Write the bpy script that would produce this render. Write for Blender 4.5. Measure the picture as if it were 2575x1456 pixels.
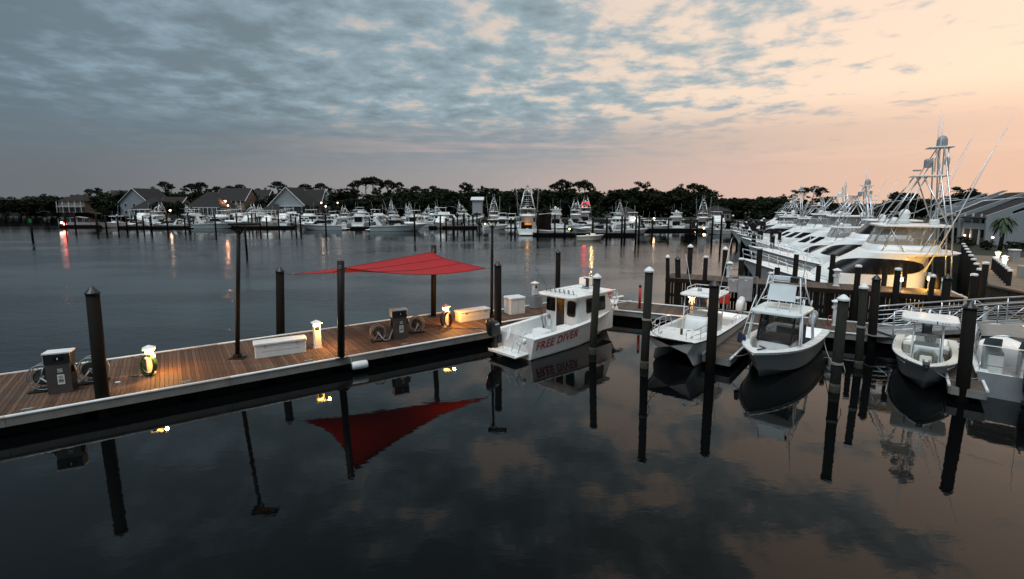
import bpy, math, random
from math import sin, cos, pi, radians, sqrt, atan2
from mathutils import Vector, Matrix
random.seed(7)
scene = bpy.context.scene
for o in list(bpy.data.objects): bpy.data.objects.remove(o, do_unlink=True)
C = scene.collection

# ------------------------------------------------------------------ camera
F, CX, CY, PT, H = 1240.0, 1287.5, 683.7, radians(8), 7.5   # measured on a 2575 px wide copy
cam = bpy.data.cameras.new('camera'); cam_o = bpy.data.objects.new('camera', cam); C.objects.link(cam_o)
cam.sensor_width = 36; cam.lens = 36*F/2575; cam.clip_end = 6000; cam.clip_start = .1
cam.shift_y = -(728-CY)/2575
cam_o.location = (0, 0, H); cam_o.rotation_euler = (radians(90)-PT, 0, 0)
scene.camera = cam_o
def at(px, py, z=0.0):
    """world x, y of the point at height z seen at (px, py)"""
    u = (px-CX)/F; v = (CY-py)/F
    t = (z-H)/(-sin(PT)+v*cos(PT))
    return u*t, (cos(PT)+v*sin(PT))*t
def xz(px, py, Y):
    u = (px-CX)/F; v = (CY-py)/F; t = Y/(cos(PT)+v*sin(PT))
    return u*t, H+(-sin(PT)+v*cos(PT))*t

# ------------------------------------------------------------------ world / sky at dusk
SUN_EL, SUN_AZ = radians(66), radians(215)      # azimuth clockwise from +Y : soft cloud light from behind the camera
W = bpy.data.worlds.new('World'); scene.world = W; W.use_nodes = True
nt = W.node_tree; nt.nodes.clear()
def N(tp, **k):
    n = nt.nodes.new(tp)
    for a, b in k.items(): setattr(n, a, b)
    return n
def lk(a, b): nt.links.new(a, b)
def mt(op, a, b=None, c=None, clamp=False):
    n = N('ShaderNodeMath', operation=op); n.use_clamp = clamp
    for i, q in enumerate((a, b, c)):
        if q is None: continue
        if isinstance(q, (int, float)): n.inputs[i].default_value = q
        else: lk(q, n.inputs[i])
    return n.outputs[0]
def smooth(x, lo, hi, a=0.0, b=1.0):
    n = N('ShaderNodeMapRange', interpolation_type='SMOOTHSTEP')
    lk(x, n.inputs[0])
    for i, q in zip((1, 2, 3, 4), (lo, hi, a, b)):
        if isinstance(q, (int, float)): n.inputs[i].default_value = q
        else: lk(q, n.inputs[i])
    return n.outputs[0]
def ramp(x, stops, lo=-.6, hi=1.0):
    m = N('ShaderNodeMapRange'); lk(x, m.inputs[0]); m.inputs[1].default_value = lo; m.inputs[2].default_value = hi
    r = N('ShaderNodeValToRGB'); lk(m.outputs[0], r.inputs[0]); e = r.color_ramp.elements
    while len(e) < len(stops): e.new(.5)
    for el, (p, c) in zip(e, stops):
        el.position = (p-lo)/(hi-lo); el.color = (c if len(c) == 4 else (*c, 1))
    return r.outputs[0]
def mixc(f, a, b):
    n = N('ShaderNodeMix', data_type='RGBA'); 
    if isinstance(f, float): n.inputs[0].default_value = f
    else: lk(f, n.inputs[0])
    for i, q in ((6, a), (7, b)):
        if isinstance(q, tuple): n.inputs[i].default_value = (*q, 1)
        else: lk(q, n.inputs[i])
    return n.outputs[2]
def vec(x, y, z):
    n = N('ShaderNodeCombineXYZ')
    for i, q in enumerate((x, y, z)):
        if isinstance(q, (int, float)): n.inputs[i].default_value = q
        else: lk(q, n.inputs[i])
    return n.outputs[0]
def noise(v, sc, det=5, rough=.55, dist=0.0):
    n = N('ShaderNodeTexNoise'); lk(v, n.inputs['Vector']); n.inputs['Scale'].default_value = sc
    n.inputs['Detail'].default_value = det; n.inputs['Roughness'].default_value = rough; n.inputs['Distortion'].default_value = dist
    return n.outputs['Fac']
tc = N('ShaderNodeTexCoord'); sp = N('ShaderNodeSeparateXYZ'); lk(tc.outputs['Generated'], sp.inputs[0])
X, Y_, Z = sp.outputs
hl = mt('SQRT', mt('ADD', mt('MULTIPLY', X, X), mt('ADD', mt('MULTIPLY', Y_, Y_), 1e-4)))
g = mt('ADD', mt('MULTIPLY', mt('DIVIDE', X, hl), .87), mt('MULTIPLY', mt('DIVIDE', Y_, hl), .5))     # 1 towards the afterglow
zz = mt('ADD', mt('MAXIMUM', Z, 0.0), .10)
pv = vec(mt('DIVIDE', X, zz), mt('DIVIDE', Y_, zz), 0.0)                                         # flat cloud layer overhead
n1 = noise(pv, 3.7, 9, .60, .12); n2 = noise(pv, .42, 4, .5); n3 = noise(pv, 1.35, 6, .55)
clear = ramp(g, [(-.6, (.20, .24, .28)), (-.2, (.40, .39, .38)), (.4, (.64, .56, .51)), (.75, (.88, .69, .56)), (1., (1.0, .75, .59))])
cloud = ramp(g, [(-.6, (.125, .185, .235)), (-.2, (.20, .285, .345)), (.5, (.255, .345, .39)), (1., (.37, .42, .43))])
hazec = ramp(g, [(-.6, (.13, .15, .17)), (-.2, (.155, .17, .185)), (.45, (.38, .35, .345)), (.8, (.70, .50, .42)), (1., (.90, .57, .40))])
sky = N('ShaderNodeTexSky', sky_type='NISHITA', sun_disc=False, sun_elevation=radians(1.5), sun_rotation=radians(60), air_density=1.3, dust_density=2.0)
clear = mixc(.06, clear, sky.outputs[0])
nn = mt('ADD', mt('ADD', mt('MULTIPLY', n1, .66), mt('MULTIPLY', n2, .22)), mt('MULTIPLY', n3, .24))
nn = mt('ADD', nn, mt('MULTIPLY', mt('SUBTRACT', n1, .5), smooth(Z, .36, .52, 0.0, .75)))
th = N('ShaderNodeFloatCurve'); mr = N('ShaderNodeMapRange'); lk(g, mr.inputs[0]); mr.inputs[1].default_value = -.6; mr.inputs[2].default_value = 1
lk(mr.outputs[0], th.inputs['Value']); cu = th.mapping.curves[0]
for i, p in enumerate([(0, .30), (.3, .42), (.60, .50), (.80, .565), (1., .70)]):
    if i in (0,): cu.points[0].location = p
    elif i == 4: cu.points[1].location = p
    else: cu.points.new(*p)
th.mapping.update()
thr = mt('SUBTRACT', th.outputs[0], smooth(Z, .36, .62, 0.0, .12))
cm = smooth(nn, mt('SUBTRACT', thr, .075), mt('ADD', thr, .055))
thick = smooth(nn, thr, mt('ADD', thr, .22), 1.25, .72)
ct = N('ShaderNodeVectorMath', operation='SCALE'); lk(cloud, ct.inputs[0]); lk(mt('MULTIPLY', thick, smooth(Z, .36, .75, 1.0, .62)), ct.inputs['Scale'])
base = mixc(mt('MULTIPLY', cm, .95), clear, ct.outputs[0])
# long streaks low over the horizon, then haze
sv = vec(mt('MULTIPLY', mt('ARCTAN2', X, Y_), 1.3), mt('MULTIPLY', Z, 26.0), 2.3)
st = smooth(noise(sv, 1.15, 4, .5, .3), .50, .63)
band = mt('MULTIPLY', smooth(Z, .06, .085), smooth(Z, .15, .115))
lowc = ramp(g, [(-.6, (.12, .165, .20)), (0., (.155, .20, .235)), (.6, (.30, .33, .36)), (1., (.88, .60, .45))])
lowp = ramp(g, [(-.6, (.14, .17, .19)), (0., (.17, .20, .22)), (.3, (.36, .33, .33)), (.6, (.70, .50, .46)), (1., (.92, .63, .46))])
base = mixc(mt('MULTIPLY', smooth(Z, .19, .11), .85), base, mixc(mt('MULTIPLY', st, band), lowc, lowp))
base = mixc(smooth(Z, .125, .03), base, hazec)
bg = N('ShaderNodeBackground'); lk(base, bg.inputs[0]); bg.inputs[1].default_value = 1.0
lk(bg.outputs[0], N('ShaderNodeOutputWorld').inputs[0])
sl = bpy.data.lights.new('sun', 'SUN'); sl.energy = 2.9; sl.angle = radians(50); sl.color = (.88, .96, 1.0)
so = bpy.data.objects.new('sun', sl); C.objects.link(so)
so.rotation_euler = Vector((sin(SUN_AZ)*cos(SUN_EL), cos(SUN_AZ)*cos(SUN_EL), sin(SUN_EL))).to_track_quat('Z', 'Y').to_euler()
vs = scene.view_settings; vs.view_transform = 'Standard'; vs.look = 'None'; vs.gamma = 1; vs.exposure = 0; vs.use_curve_mapping = False

# ------------------------------------------------------------------ materials
MATS = {}
def mat(name, col, rough=.6, metal=0.0, var=.12, scale=4.0, bump=0.0, rnd=0.0, emit=None, es=0.0, spec=.5, trans=0.0, alpha=1.0, streak=False, col2=None, c2=(.45, .62)):
    if name in MATS: return MATS[name]
    m = bpy.data.materials.new(name); m.use_nodes = True; t = m.node_tree; b = t.nodes['Principled BSDF']; L = t.links.new
    b.inputs['Roughness'].default_value = rough; b.inputs['Metallic'].default_value = metal
    b.inputs['Specular IOR Level'].default_value = spec
    b.inputs['Base Color'].default_value = (*col, 1)
    if trans: b.inputs['Transmission Weight'].default_value = trans
    if alpha < 1: b.inputs['Alpha'].default_value = alpha
    if var or rnd:
        tcn = t.nodes.new('ShaderNodeTexCoord'); no = t.nodes.new('ShaderNodeTexNoise'); no.inputs['Scale'].default_value = scale; no.inputs['Detail'].default_value = 5
        src = tcn.outputs['Object']
        if streak:
            mp = t.nodes.new('ShaderNodeMapping'); mp.inputs['Scale'].default_value = streak; L(src, mp.inputs[0]); src = mp.outputs[0]
        L(src, no.inputs['Vector'])
        mr = t.nodes.new('ShaderNodeMapRange'); L(no.outputs['Fac'], mr.inputs[0]); mr.inputs[1].default_value = .25; mr.inputs[2].default_value = .75
        mr.inputs[3].default_value = 1-var; mr.inputs[4].default_value = 1+var; f = mr.outputs[0]
        if rnd:
            oi = t.nodes.new('ShaderNodeObjectInfo'); m2 = t.nodes.new('ShaderNodeMapRange'); L(oi.outputs['Random'], m2.inputs[0])
            m2.inputs[3].default_value = 1-rnd; m2.inputs[4].default_value = 1+rnd
            mm = t.nodes.new('ShaderNodeMath'); mm.operation = 'MULTIPLY'; L(f, mm.inputs[0]); L(m2.outputs[0], mm.inputs[1]); f = mm.outputs[0]
        sc = t.nodes.new('ShaderNodeVectorMath'); sc.operation = 'SCALE'; sc.inputs[0].default_value = col
        if col2:
            nb = t.nodes.new('ShaderNodeTexNoise'); nb.inputs['Scale'].default_value = scale*.8; nb.inputs['Detail'].default_value = 6; nb.inputs['Roughness'].default_value = .65; ov = t.nodes.new('ShaderNodeVectorMath'); ov.operation = 'ADD'; oi2 = t.nodes.new('ShaderNodeObjectInfo'); L(src, ov.inputs[0]); L(oi2.outputs['Location'], ov.inputs[1]); L(ov.outputs[0], nb.inputs['Vector'])
            rp = t.nodes.new('ShaderNodeMapRange'); L(nb.outputs['Fac'], rp.inputs[0]); rp.inputs[1].default_value, rp.inputs[2].default_value = c2
            mx = t.nodes.new('ShaderNodeMix'); mx.data_type = 'RGBA'; L(rp.outputs[0], mx.inputs[0]); mx.inputs[6].default_value = (*col, 1); mx.inputs[7].default_value = (*col2, 1); L(mx.outputs[2], sc.inputs[0])
        L(f, sc.inputs['Scale']); L(sc.outputs[0], b.inputs['Base Color'])
        rr = t.nodes.new('ShaderNodeMapRange'); L(no.outputs['Fac'], rr.inputs[0]); rr.inputs[3].default_value = max(.02, rough-.12); rr.inputs[4].default_value = min(1, rough+.12); L(rr.outputs[0], b.inputs['Roughness'])
        if bump:
            bp = t.nodes.new('ShaderNodeBump'); bp.inputs['Strength'].default_value = bump; bp.inputs['Distance'].default_value = .02; L(no.outputs['Fac'], bp.inputs['Height']); L(bp.outputs[0], b.inputs['Normal'])
    if emit: b.inputs['Emission Color'].default_value = (*emit, 1); b.inputs['Emission Strength'].default_value = es
    MATS[name] = m; return m
gel = mat('gelcoat', (.78, .79, .78), .28, var=.05, scale=1.5)
gelg = mat('gelcoat_weathered', (.66, .67, .66), .42, var=.10, scale=2.5)
gelb = mat('gelcoat_pale_blue', (.62, .69, .70), .35, var=.07, scale=1.5)
gelc = mat('gelcoat_cream', (.70, .68, .60), .35, var=.08, scale=1.5)
navyhull = mat('navy_hull', (.035, .045, .06), .25, var=.1)
grayliner = mat('cockpit_liner', (.46, .47, .46), .6, var=.15, scale=6)
nonskid = mat('non_skid_deck', (.60, .60, .57), .75, var=.12, scale=9, bump=.1)
glass = mat('tinted_glass', (.008, .009, .010), .08, var=0, spec=.35)
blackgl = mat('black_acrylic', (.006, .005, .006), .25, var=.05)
clearv = mat('clear_vinyl', (.42, .42, .40), .22, var=.15, scale=2, alpha=.42)
alu = mat('aluminium', (.62, .64, .66), .32, metal=.85, var=.1)
whitetube = mat('white_tube', (.74, .76, .78), .35, var=.06)
galv = mat('galvanised_steel', (.30, .31, .31), .5, metal=.5, var=.2, scale=6)
black = mat('black_plastic', (.012, .012, .013), .4, var=.1)
rubber = mat('black_rubber', (.015, .015, .015), .8, var=.1)
darkpaint = mat('dark_bronze_paint', (.009, .008, .0075), .6, var=.15, spec=.2)
pilew = mat('creosoted_timber', (.0085, .007, .006), .85, var=.35, scale=5, bump=.5, rnd=.2, streak=(6, 6, .8), spec=.12)
pileg = mat('weathered_timber', (.021, .021, .018), .9, var=.4, scale=5, bump=.5, rnd=.2, streak=(6, 6, .7), spec=.12)
algae = mat('tide_band', (.050, .050, .038), .9, var=.5, scale=9, bump=.8, spec=.15)
pier_t = mat('pier_timber', (.014, .010, .0075), .85, var=.35, scale=5, bump=.4, rnd=.35, streak=(3, 3, .8), spec=.12)
plank = mat('deck_plank', (.088, .041, .021), .75, spec=.3, var=.35, scale=3.0, bump=.35, rnd=.38, streak=(9, .9, 1), col2=(.088, .070, .058))
plankg = mat('grey_deck_plank', (.085, .056, .040), .8, spec=.3, var=.30, scale=3.0, bump=.35, rnd=.28, streak=(9, .9, 1), col2=(.095, .083, .074))
fascia = mat('pale_fascia', (.20, .197, .185), .6, var=.18, scale=3, bump=.2)
rubrail = mat('white_rub_rail', (.68, .70, .70), .45, var=.12, scale=3)
under = mat('dock_float', (.006, .006, .006), .9, spec=.1, var=.2)
capw = mat('white_cap', (.72, .74, .75), .45, var=.08)
fiber = mat('white_fibreglass', (.66, .68, .69), .4, var=.07, scale=3)
stain = mat('stainless_panel', (.11, .10, .095), .42, metal=.6, var=.18, scale=2)
redp = mat('red_paint', (.35, .02, .02), .45, var=.15)
hosegreen = mat('green_hose', (.015, .075, .035), .5, var=.15)
hoseblack = mat('black_hose', (.015, .016, .018), .55, var=.15)
hosegrey = mat('grey_hose', (.30, .33, .34), .5, var=.1)
ropem = mat('rope', (.30, .28, .24), .9, var=.2, scale=30)
ropeb = mat('dark_rope', (.03, .03, .035), .9, var=.2)
navyc = mat('navy_canvas', (.012, .018, .06), .85, var=.25, scale=6, bump=.3)
tanc = mat('tan_canvas', (.22, .205, .185), .85, var=.15, scale=5, bump=.2)
seatv = mat('seat_vinyl', (.60, .60, .58), .55, var=.1)
buoyr = mat('buoy_red', (.42, .06, .06), .45, var=.12)
orange = mat('lifering_orange', (.60, .11, .04), .6, var=.1)
labelw = mat('label_white', (.70, .70, .68), .6, var=.05)
ink = mat('label_ink', (.05, .05, .055), .6, var=0)
redtext = mat('red_lettering', (.34, .018, .026), .5, var=0)
pinktext = mat('pink_outline', (.62, .38, .36), .5, var=0)
elecg = mat('cabinet_grey', (.30, .31, .32), .5, var=.15, scale=2)
roofm = mat('shingle_roof', (.035, .033, .034), .95, spec=.08, var=.3, scale=6, bump=.3)
roofb = mat('brown_shingle', (.035, .029, .025), .95, spec=.08, var=.3, scale=6, bump=.3)
wallb = mat('blue_grey_siding', (.235, .265, .28), .8, var=.10, scale=1.5, streak=(1, 1, 14), bump=.2)
wallw = mat('white_siding', (.34, .36, .37), .8, var=.10, scale=1.5, streak=(1, 1, 14), bump=.2)
wallt = mat('tan_siding', (.15, .125, .105), .8, var=.12, scale=1.5)
trimw = mat('white_trim', (.62, .63, .64), .6, var=.06)
winm = mat('dark_window', (.02, .024, .03), .12, var=0)
barkm = mat('bark', (.050, .038, .030), .95, var=.4, scale=3, bump=.5)
leafm = mat('pine_needles', (.014, .020, .010), .9, spec=.15, var=.35, scale=.35, rnd=.25)
leafo = mat('oak_leaves', (.014, .020, .009), .9, spec=.15, var=.35, scale=.35, rnd=.25)
palmm = mat('palm_frond', (.035, .055, .022), .7, var=.3, scale=1)
greenp = mat('dayboard_green', (.02, .16, .05), .6, var=.15)
warmlens = mat('lit_lens', (.9, .8, .6), .4, var=0, emit=(1.0, .60, .22), es=14)
warmdim = mat('lit_lens_soft', (.9, .8, .6), .4, var=0, emit=(1.0, .80, .55), es=5)
whitelens = mat('white_lamp', (.9, .9, .9), .4, var=0, emit=(1.0, .70, .52), es=3.6)
redlens = mat('red_lamp', (.8, .1, .1), .4, var=0, emit=(1.0, .10, .06), es=28)
litwin = mat('lit_window', (.2, .12, .06), .4, var=0, emit=(1.0, .34, .07), es=.55)

def shade_mat():
    m = bpy.data.materials.new('red_shade_cloth'); m.use_nodes = True; t = m.node_tree; b = t.nodes['Principled BSDF']
    b.inputs['Base Color'].default_value = (.62, .022, .028, 1); b.inputs['Roughness'].default_value = .8
    w = t.nodes.new('ShaderNodeTexNoise'); w.inputs['Scale'].default_value = 2.2
    tcn = t.nodes.new('ShaderNodeTexCoord'); t.links.new(tcn.outputs['Object'], w.inputs['Vector'])
    r = t.nodes.new('ShaderNodeValToRGB'); t.links.new(w.outputs['Fac'], r.inputs[0])
    r.color_ramp.elements[0].color = (.34, .014, .018, 1); r.color_ramp.elements[1].color = (.46, .020, .024, 1); t.links.new(r.outputs[0], b.inputs['Base Color'])
    tr = t.nodes.new('ShaderNodeBsdfTranslucent'); tr.inputs[0].default_value = (.45, .02, .02, 1)
    mx = t.nodes.new('ShaderNodeMixShader'); mx.inputs[0].default_value = .22
    t.links.new(b.outputs[0], mx.inputs[1]); t.links.new(tr.outputs[0], mx.inputs[2]); t.links.new(mx.outputs[0], t.nodes['Material Output'].inputs[0]); return m
def water_mat():
    m = bpy.data.materials.new('dark_water'); m.use_nodes = True; t = m.node_tree; b = t.nodes['Principled BSDF']; L = t.links.new
    b.inputs['Base Color'].default_value = (.0016, .0022, .0024, 1); b.inputs['IOR'].default_value = 1.333; b.inputs['Roughness'].default_value = .015
    tcn = t.nodes.new('ShaderNodeTexCoord'); P = tcn.outputs['Object']
    def tn(sc, det, vec_):
        n = t.nodes.new('ShaderNodeTexNoise'); n.inputs['Scale'].default_value = sc; n.inputs['Detail'].default_value = det; L(vec_, n.inputs['Vector']); return n.outputs['Fac']
    def mth(op, a, bb):
        n = t.nodes.new('ShaderNodeMath'); n.operation = op
        for i, q in enumerate((a, bb)):
            if isinstance(q, (int, float)): n.inputs[i].default_value = q
            else: L(q, n.inputs[i])
        return n.outputs[0]
    def mapr(x, a, bb, c, d):
        n = t.nodes.new('ShaderNodeMapRange'); n.interpolation_type = 'SMOOTHSTEP'; L(x, n.inputs[0])
        for i, q in zip((1, 2, 3, 4), (a, bb, c, d)): n.inputs[i].default_value = q
        return n.outputs[0]
    s = t.nodes.new('ShaderNodeSeparateXYZ'); L(P, s.inputs[0])
    # open basin is ruffled, the slips behind the docks and the lee of the far docks lie glassy
    lee = mth('ADD', s.outputs[1], mth('MULTIPLY', s.outputs[0], -.72))
    open_ = mth('MULTIPLY', mapr(lee, 29, 42, 0, 1), mapr(s.outputs[1], 85, 125, 1, .16))
    open_ = mth('MULTIPLY', open_, mapr(s.outputs[0], 12, 34, 1, .18))
    mp = t.nodes.new('ShaderNodeMapping'); mp.inputs['Scale'].default_value = (.035, .10, 1); L(P, mp.inputs[0])
    patch = mapr(tn(1, 4, mp.outputs[0]), .36, .62, .25, 1.0)
    amp = mth('ADD', mth('MULTIPLY', mth('MULTIPLY', open_, patch), .95), .045)
    m2 = t.nodes.new('ShaderNodeMapping'); m2.inputs['Scale'].default_value = (1, 1.7, 1); L(P, m2.inputs[0])
    h = mth('ADD', mth('MULTIPLY', tn(2.3, 3, m2.outputs[0]), .55), mth('MULTIPLY', tn(.55, 2, m2.outputs[0]), .9))
    bp = t.nodes.new('ShaderNodeBump'); bp.inputs['Distance'].default_value = .055; L(mth('MULTIPLY', h, amp), bp.inputs['Height']); bp.inputs['Strength'].default_value = 1.0
    L(bp.outputs[0], b.inputs['Normal'])
    L(mapr(amp, .045, 1.0, .018, .17), b.inputs['Roughness'])
    return m

# ------------------------------------------------------------------ mesh helpers
class MB:
    def __init__(s): s.v = []; s.f = []; s.sm = []
    def add(s, vs, fs, sm=False):
        o = len(s.v); s.v += [tuple(p) for p in vs]; s.f += [tuple(i+o for i in q) for q in fs]; s.sm += [sm]*len(fs); return s
    def box(s, c, d, rz=0.0, ry=0.0):
        M = Matrix.Rotation(rz, 3, 'Z') @ Matrix.Rotation(ry, 3, 'Y'); c = Vector(c); hx, hy, hz = d[0]/2, d[1]/2, d[2]/2
        vs = [c+M@Vector((a*hx, b*hy, e*hz)) for e in (-1, 1) for b in (-1, 1) for a in (-1, 1)]
        return s.add(vs, [(0, 2, 3, 1), (4, 5, 7, 6), (0, 1, 5, 4), (2, 6, 7, 3), (0, 4, 6, 2), (1, 3, 7, 5)])
    def rings(s, rs, cap0=True, cap1=True, sm=False, closed=True):
        n = len(rs[0]); o = [p for r in rs for p in r]; fs = []
        for k in range(len(rs)-1):
            for i in range(n if closed else n-1):
                j = (i+1) % n; fs.append((k*n+i, k*n+j, (k+1)*n+j, (k+1)*n+i))
        s.add(o, fs, sm); b = len(s.v)-len(o)
        if cap0: s.f.append(tuple(b+i for i in reversed(range(n)))); s.sm.append(False)
        if cap1: s.f.append(tuple(b+(len(rs)-1)*n+i for i in range(n))); s.sm.append(False)
        return s
    def cyl(s, p0, p1, r0, r1=None, n=10, sm=True):
        return s.tube([p0, p1], [r0, r0 if r1 is None else r1], n, sm)
    def tube(s, pts, r, n=6, sm=True, loop=False):
        pts = [Vector(p) for p in pts]; k = len(pts); rr = r if isinstance(r, (list, tuple)) else [r]*k; rs = []; u = None
        for i, p in enumerate(pts):
            if loop: d = pts[(i+1) % k]-pts[i-1]
            else: d = (pts[min(i+1, k-1)]-pts[max(i-1, 0)])
            d = d.normalized() if d.length > 1e-9 else Vector((0, 0, 1))
            if u is None: u = d.cross(Vector((0, 0, 1)) if abs(d.z) < .95 else Vector((1, 0, 0))).normalized()
            u = (u-d*u.dot(d)).normalized(); w = d.cross(u)
            rs.append([p+(u*cos(2*pi*j/n)+w*sin(2*pi*j/n))*rr[i] for j in range(n)])
        if loop: rs.append(rs[0])
        return s.rings(rs, not loop, not loop, sm)
    def lathe(s, prof, c=(0, 0, 0), n=12, sm=True, sq=0):
        rs = []
        for r, z in prof:
            rs.append([(c[0]+r*cos(2*pi*(j+.5*sq)/n), c[1]+r*sin(2*pi*(j+.5*sq)/n), c[2]+z) for j in range(n)])
        return s.rings(rs, True, True, sm)
    def ell(s, c, r, n=12, m=8):
        pr = [(max(1e-3, sin(pi*k/m)), -cos(pi*k/m)) for k in range(m+1)]
        return s.rings([[(c[0]+r[0]*a*cos(2*pi*j/n), c[1]+r[1]*a*sin(2*pi*j/n), c[2]+r[2]*b) for j in range(n)] for a, b in pr], True, True, True)
    def rbox(s, c, d, b=.04, rz=0.0, rc=None, taper=1.0):
        """box with rounded vertical corners and softened edges; c is the centre of the base"""
        rc = rc or b*1.6; R = Matrix.Rotation(rz, 3, 'Z'); c = Vector(c)
        def ring(z, ins, k=1.0):
            hx, hy = d[0]/2*k-ins, d[1]/2*k-ins; q = max(rc-ins*.5, .004); out = []
            for sx, sy, a0 in ((1, 1, 0), (-1, 1, pi/2), (-1, -1, pi), (1, -1, 3*pi/2)):
                for j in range(4):
                    a = a0+pi/2*j/3; out.append(c+R@Vector((sx*(hx-q)+q*cos(a), sy*(hy-q)+q*sin(a), z)))
            return out
        return s.rings([ring(0, b*.3), ring(b*.3, 0), ring(d[2]-b, 0, taper), ring(d[2]-b*.3, b*.3, taper), ring(d[2], b, taper)], True, True, False)
    def prism(s, poly, z0, z1, M=None):
        n = len(poly); vs = [Vector((x, y, z0)) for x, y in poly]+[Vector((x, y, z1)) for x, y in poly]
        if M is not None: vs = [M@p for p in vs]
        return s.add(vs, [tuple(reversed(range(n))), tuple(range(n, 2*n))]+[(i, (i+1) % n, n+(i+1) % n, n+i) for i in range(n)])
    def quad(s, a, b, c, d): return s.add([a, b, c, d], [(0, 1, 2, 3)])
    def slab(s, pts, th):
        """thick panel from a planar polygon (list of 3D points)"""
        p = [Vector(q) for q in pts]; nrm = (p[1]-p[0]).cross(p[2]-p[0]).normalized()*th; n = len(p)
        return s.add(p+[q+nrm for q in p], [tuple(reversed(range(n))), tuple(range(n, 2*n))]+[(i, (i+1) % n, n+(i+1) % n, n+i) for i in range(n)])
    def xf(s, M): s.v = [tuple(M@Vector(p)) for p in s.v]; return s
    def mesh(s, name, m):
        me = bpy.data.meshes.new(name); me.from_pydata(s.v, [], s.f); me.materials.append(m)
        me.polygons.foreach_set('use_smooth', s.sm); me.update(); return me
    def build(s, name, m, parent=None, loc=None, rz=0.0):
        o = bpy.data.objects.new(name, s.mesh(name, m)); C.objects.link(o)
        if parent is not None: o.parent = parent
        if loc is not None: o.location = loc
        if rz: o.rotation_euler = (0, 0, rz)
        return o
def ob(name, me, parent=None, loc=(0, 0, 0), rot=(0, 0, 0), scale=None):
    o = bpy.data.objects.new(name, me); C.objects.link(o); o.parent = parent; o.location = loc; o.rotation_euler = rot
    if scale: o.scale = scale
    return o
def tag(o, label, cat, group=None):
    o['label'] = label; o['category'] = cat
    if group: o['group'] = group
    return o
def thing(name, label, cat, loc=(0, 0, 0), rz=0.0, group=None):
    o = bpy.data.objects.new(name, None); C.objects.link(o); o.location = loc; o.rotation_euler = (0, 0, rz); o.empty_display_size = .3
    return tag(o, label, cat, group)
def struct(o): o['kind'] = 'structure'; return o
CH = {}
def kids(o): return [c for c in o.children]
def copy_tree(o, label, loc, rz, scale=1.0, group=None, parent=None):
    c = o.copy(); C.objects.link(c); c.parent = parent
    if parent is None:
        c.location = loc; c.rotation_euler = (0, 0, rz); c.scale = (scale,)*3 if isinstance(scale, (int, float)) else scale
        if label: c['label'] = label
        if group: c['group'] = group
        elif 'group' in c: del c['group']
    for ch in kids(o): copy_tree(ch, None, None, None, parent=c)
    return c
def lamp(name, loc, energy, col, r=.08, parent=None):
    l = bpy.data.lights.new(name, 'POINT'); l.energy = energy; l.color = col; l.shadow_soft_size = r
    o = bpy.data.objects.new(name, l); C.objects.link(o); o.location = loc; o.parent = parent; return o
def text_mesh(txt, size, m, name, parent, loc, rot, ext=.004, shear=0.0, space=1.0, off=0.0):
    cu = bpy.data.curves.new('t', 'FONT'); cu.body = txt; cu.size = size; cu.extrude = ext; cu.shear = shear; cu.space_character = space; cu.offset = off; cu.align_x = 'CENTER'; cu.align_y = 'CENTER'; cu.resolution_u = 2
    o = bpy.data.objects.new('t', cu); C.objects.link(o); dg = bpy.context.evaluated_depsgraph_get(); dg.update()
    me = bpy.data.meshes.new_from_object(o.evaluated_get(dg)); bpy.data.objects.remove(o); me.materials.clear(); me.materials.append(m)
    return ob(name, me, parent, loc, rot)
def arc(c, r, a0, a1, n, plane='xz'):
    out = []
    for i in range(n+1):
        a = a0+(a1-a0)*i/n; p = (r*cos(a), r*sin(a))
        out.append((c[0]+p[0], c[1], c[2]+p[1]) if plane == 'xz' else (c[0], c[1]+p[0], c[2]+p[1]) if plane == 'yz' else (c[0]+p[0], c[1]+p[1], c[2]))
    return out
def lerp(a, b, t): return Vector(a)+(Vector(b)-Vector(a))*t
# ------------------------------------------------------------------ water and land
me = MB().quad((-2500, -60, 0), (2500, -60, 0), (2500, 3500, 0), (-2500, 3500, 0)).mesh('water', water_mat())
struct(ob('water', me))
A1 = radians(35); A2 = radians(-27.2)
def DK(s, n, z=.7): return (s*cos(A1)-n*sin(A1), s*sin(A1)+n*cos(A1), z)      # fuel dock frame
def WK(s, n, z=.7): return (s*cos(A2)-n*sin(A2), s*sin(A2)+n*cos(A2), z)      # walkway frame
def on_line(px, n, z=0.0):
    """point of the line n = const of the walkway frame that stands in image column px"""
    k = (px-CX)/F; best = None
    lo, hi = -40.0, 60.0
    f = lambda s: (lambda p: p[0]-k*(p[1]*cos(PT)+(H-z)*sin(PT)))(WK(s, n))
    for _ in range(60):
        m_ = (lo+hi)/2
        if f(lo)*f(m_) <= 0: hi = m_
        else: lo = m_
    return WK((lo+hi)/2, n, z)
groundm = mat('rough_grass', (.013, .016, .008), .95, var=.4, scale=.6, bump=.3)
pavem = mat('boardwalk_paving', (.155, .115, .085), .85, var=.25, scale=1.2, bump=.2)
bulkm = mat('timber_bulkhead', (.040, .032, .026), .9, var=.35, scale=2, streak=(3, 3, .5), bump=.4)
shore = [(-700, 390), (-420, 332), (-320, 314), (-250, 292), (-195, 262), (-150, 198), (-100, 186), (-40, 182), (20, 186), (62, 180), (84, 160), (88, 140), (80, 110), (62, 76), (45, 48), (29.6, 30.2), (28.4, 22.5), (30, 12), (32, -30)]
mb = MB(); nS = len(shore); vs = []; fs = []
for i, (x, y) in enumerate(shore):
    d = Vector((x-8, y-50)).normalized(); zt = 1.3 if i < 11 else 2.3
    vs += [(x, y, -1.5), (x, y, zt), (x+d.x*14, y+d.y*14, zt+.25), (x+d.x*2200, y+d.y*2200, zt+2)]
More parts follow.
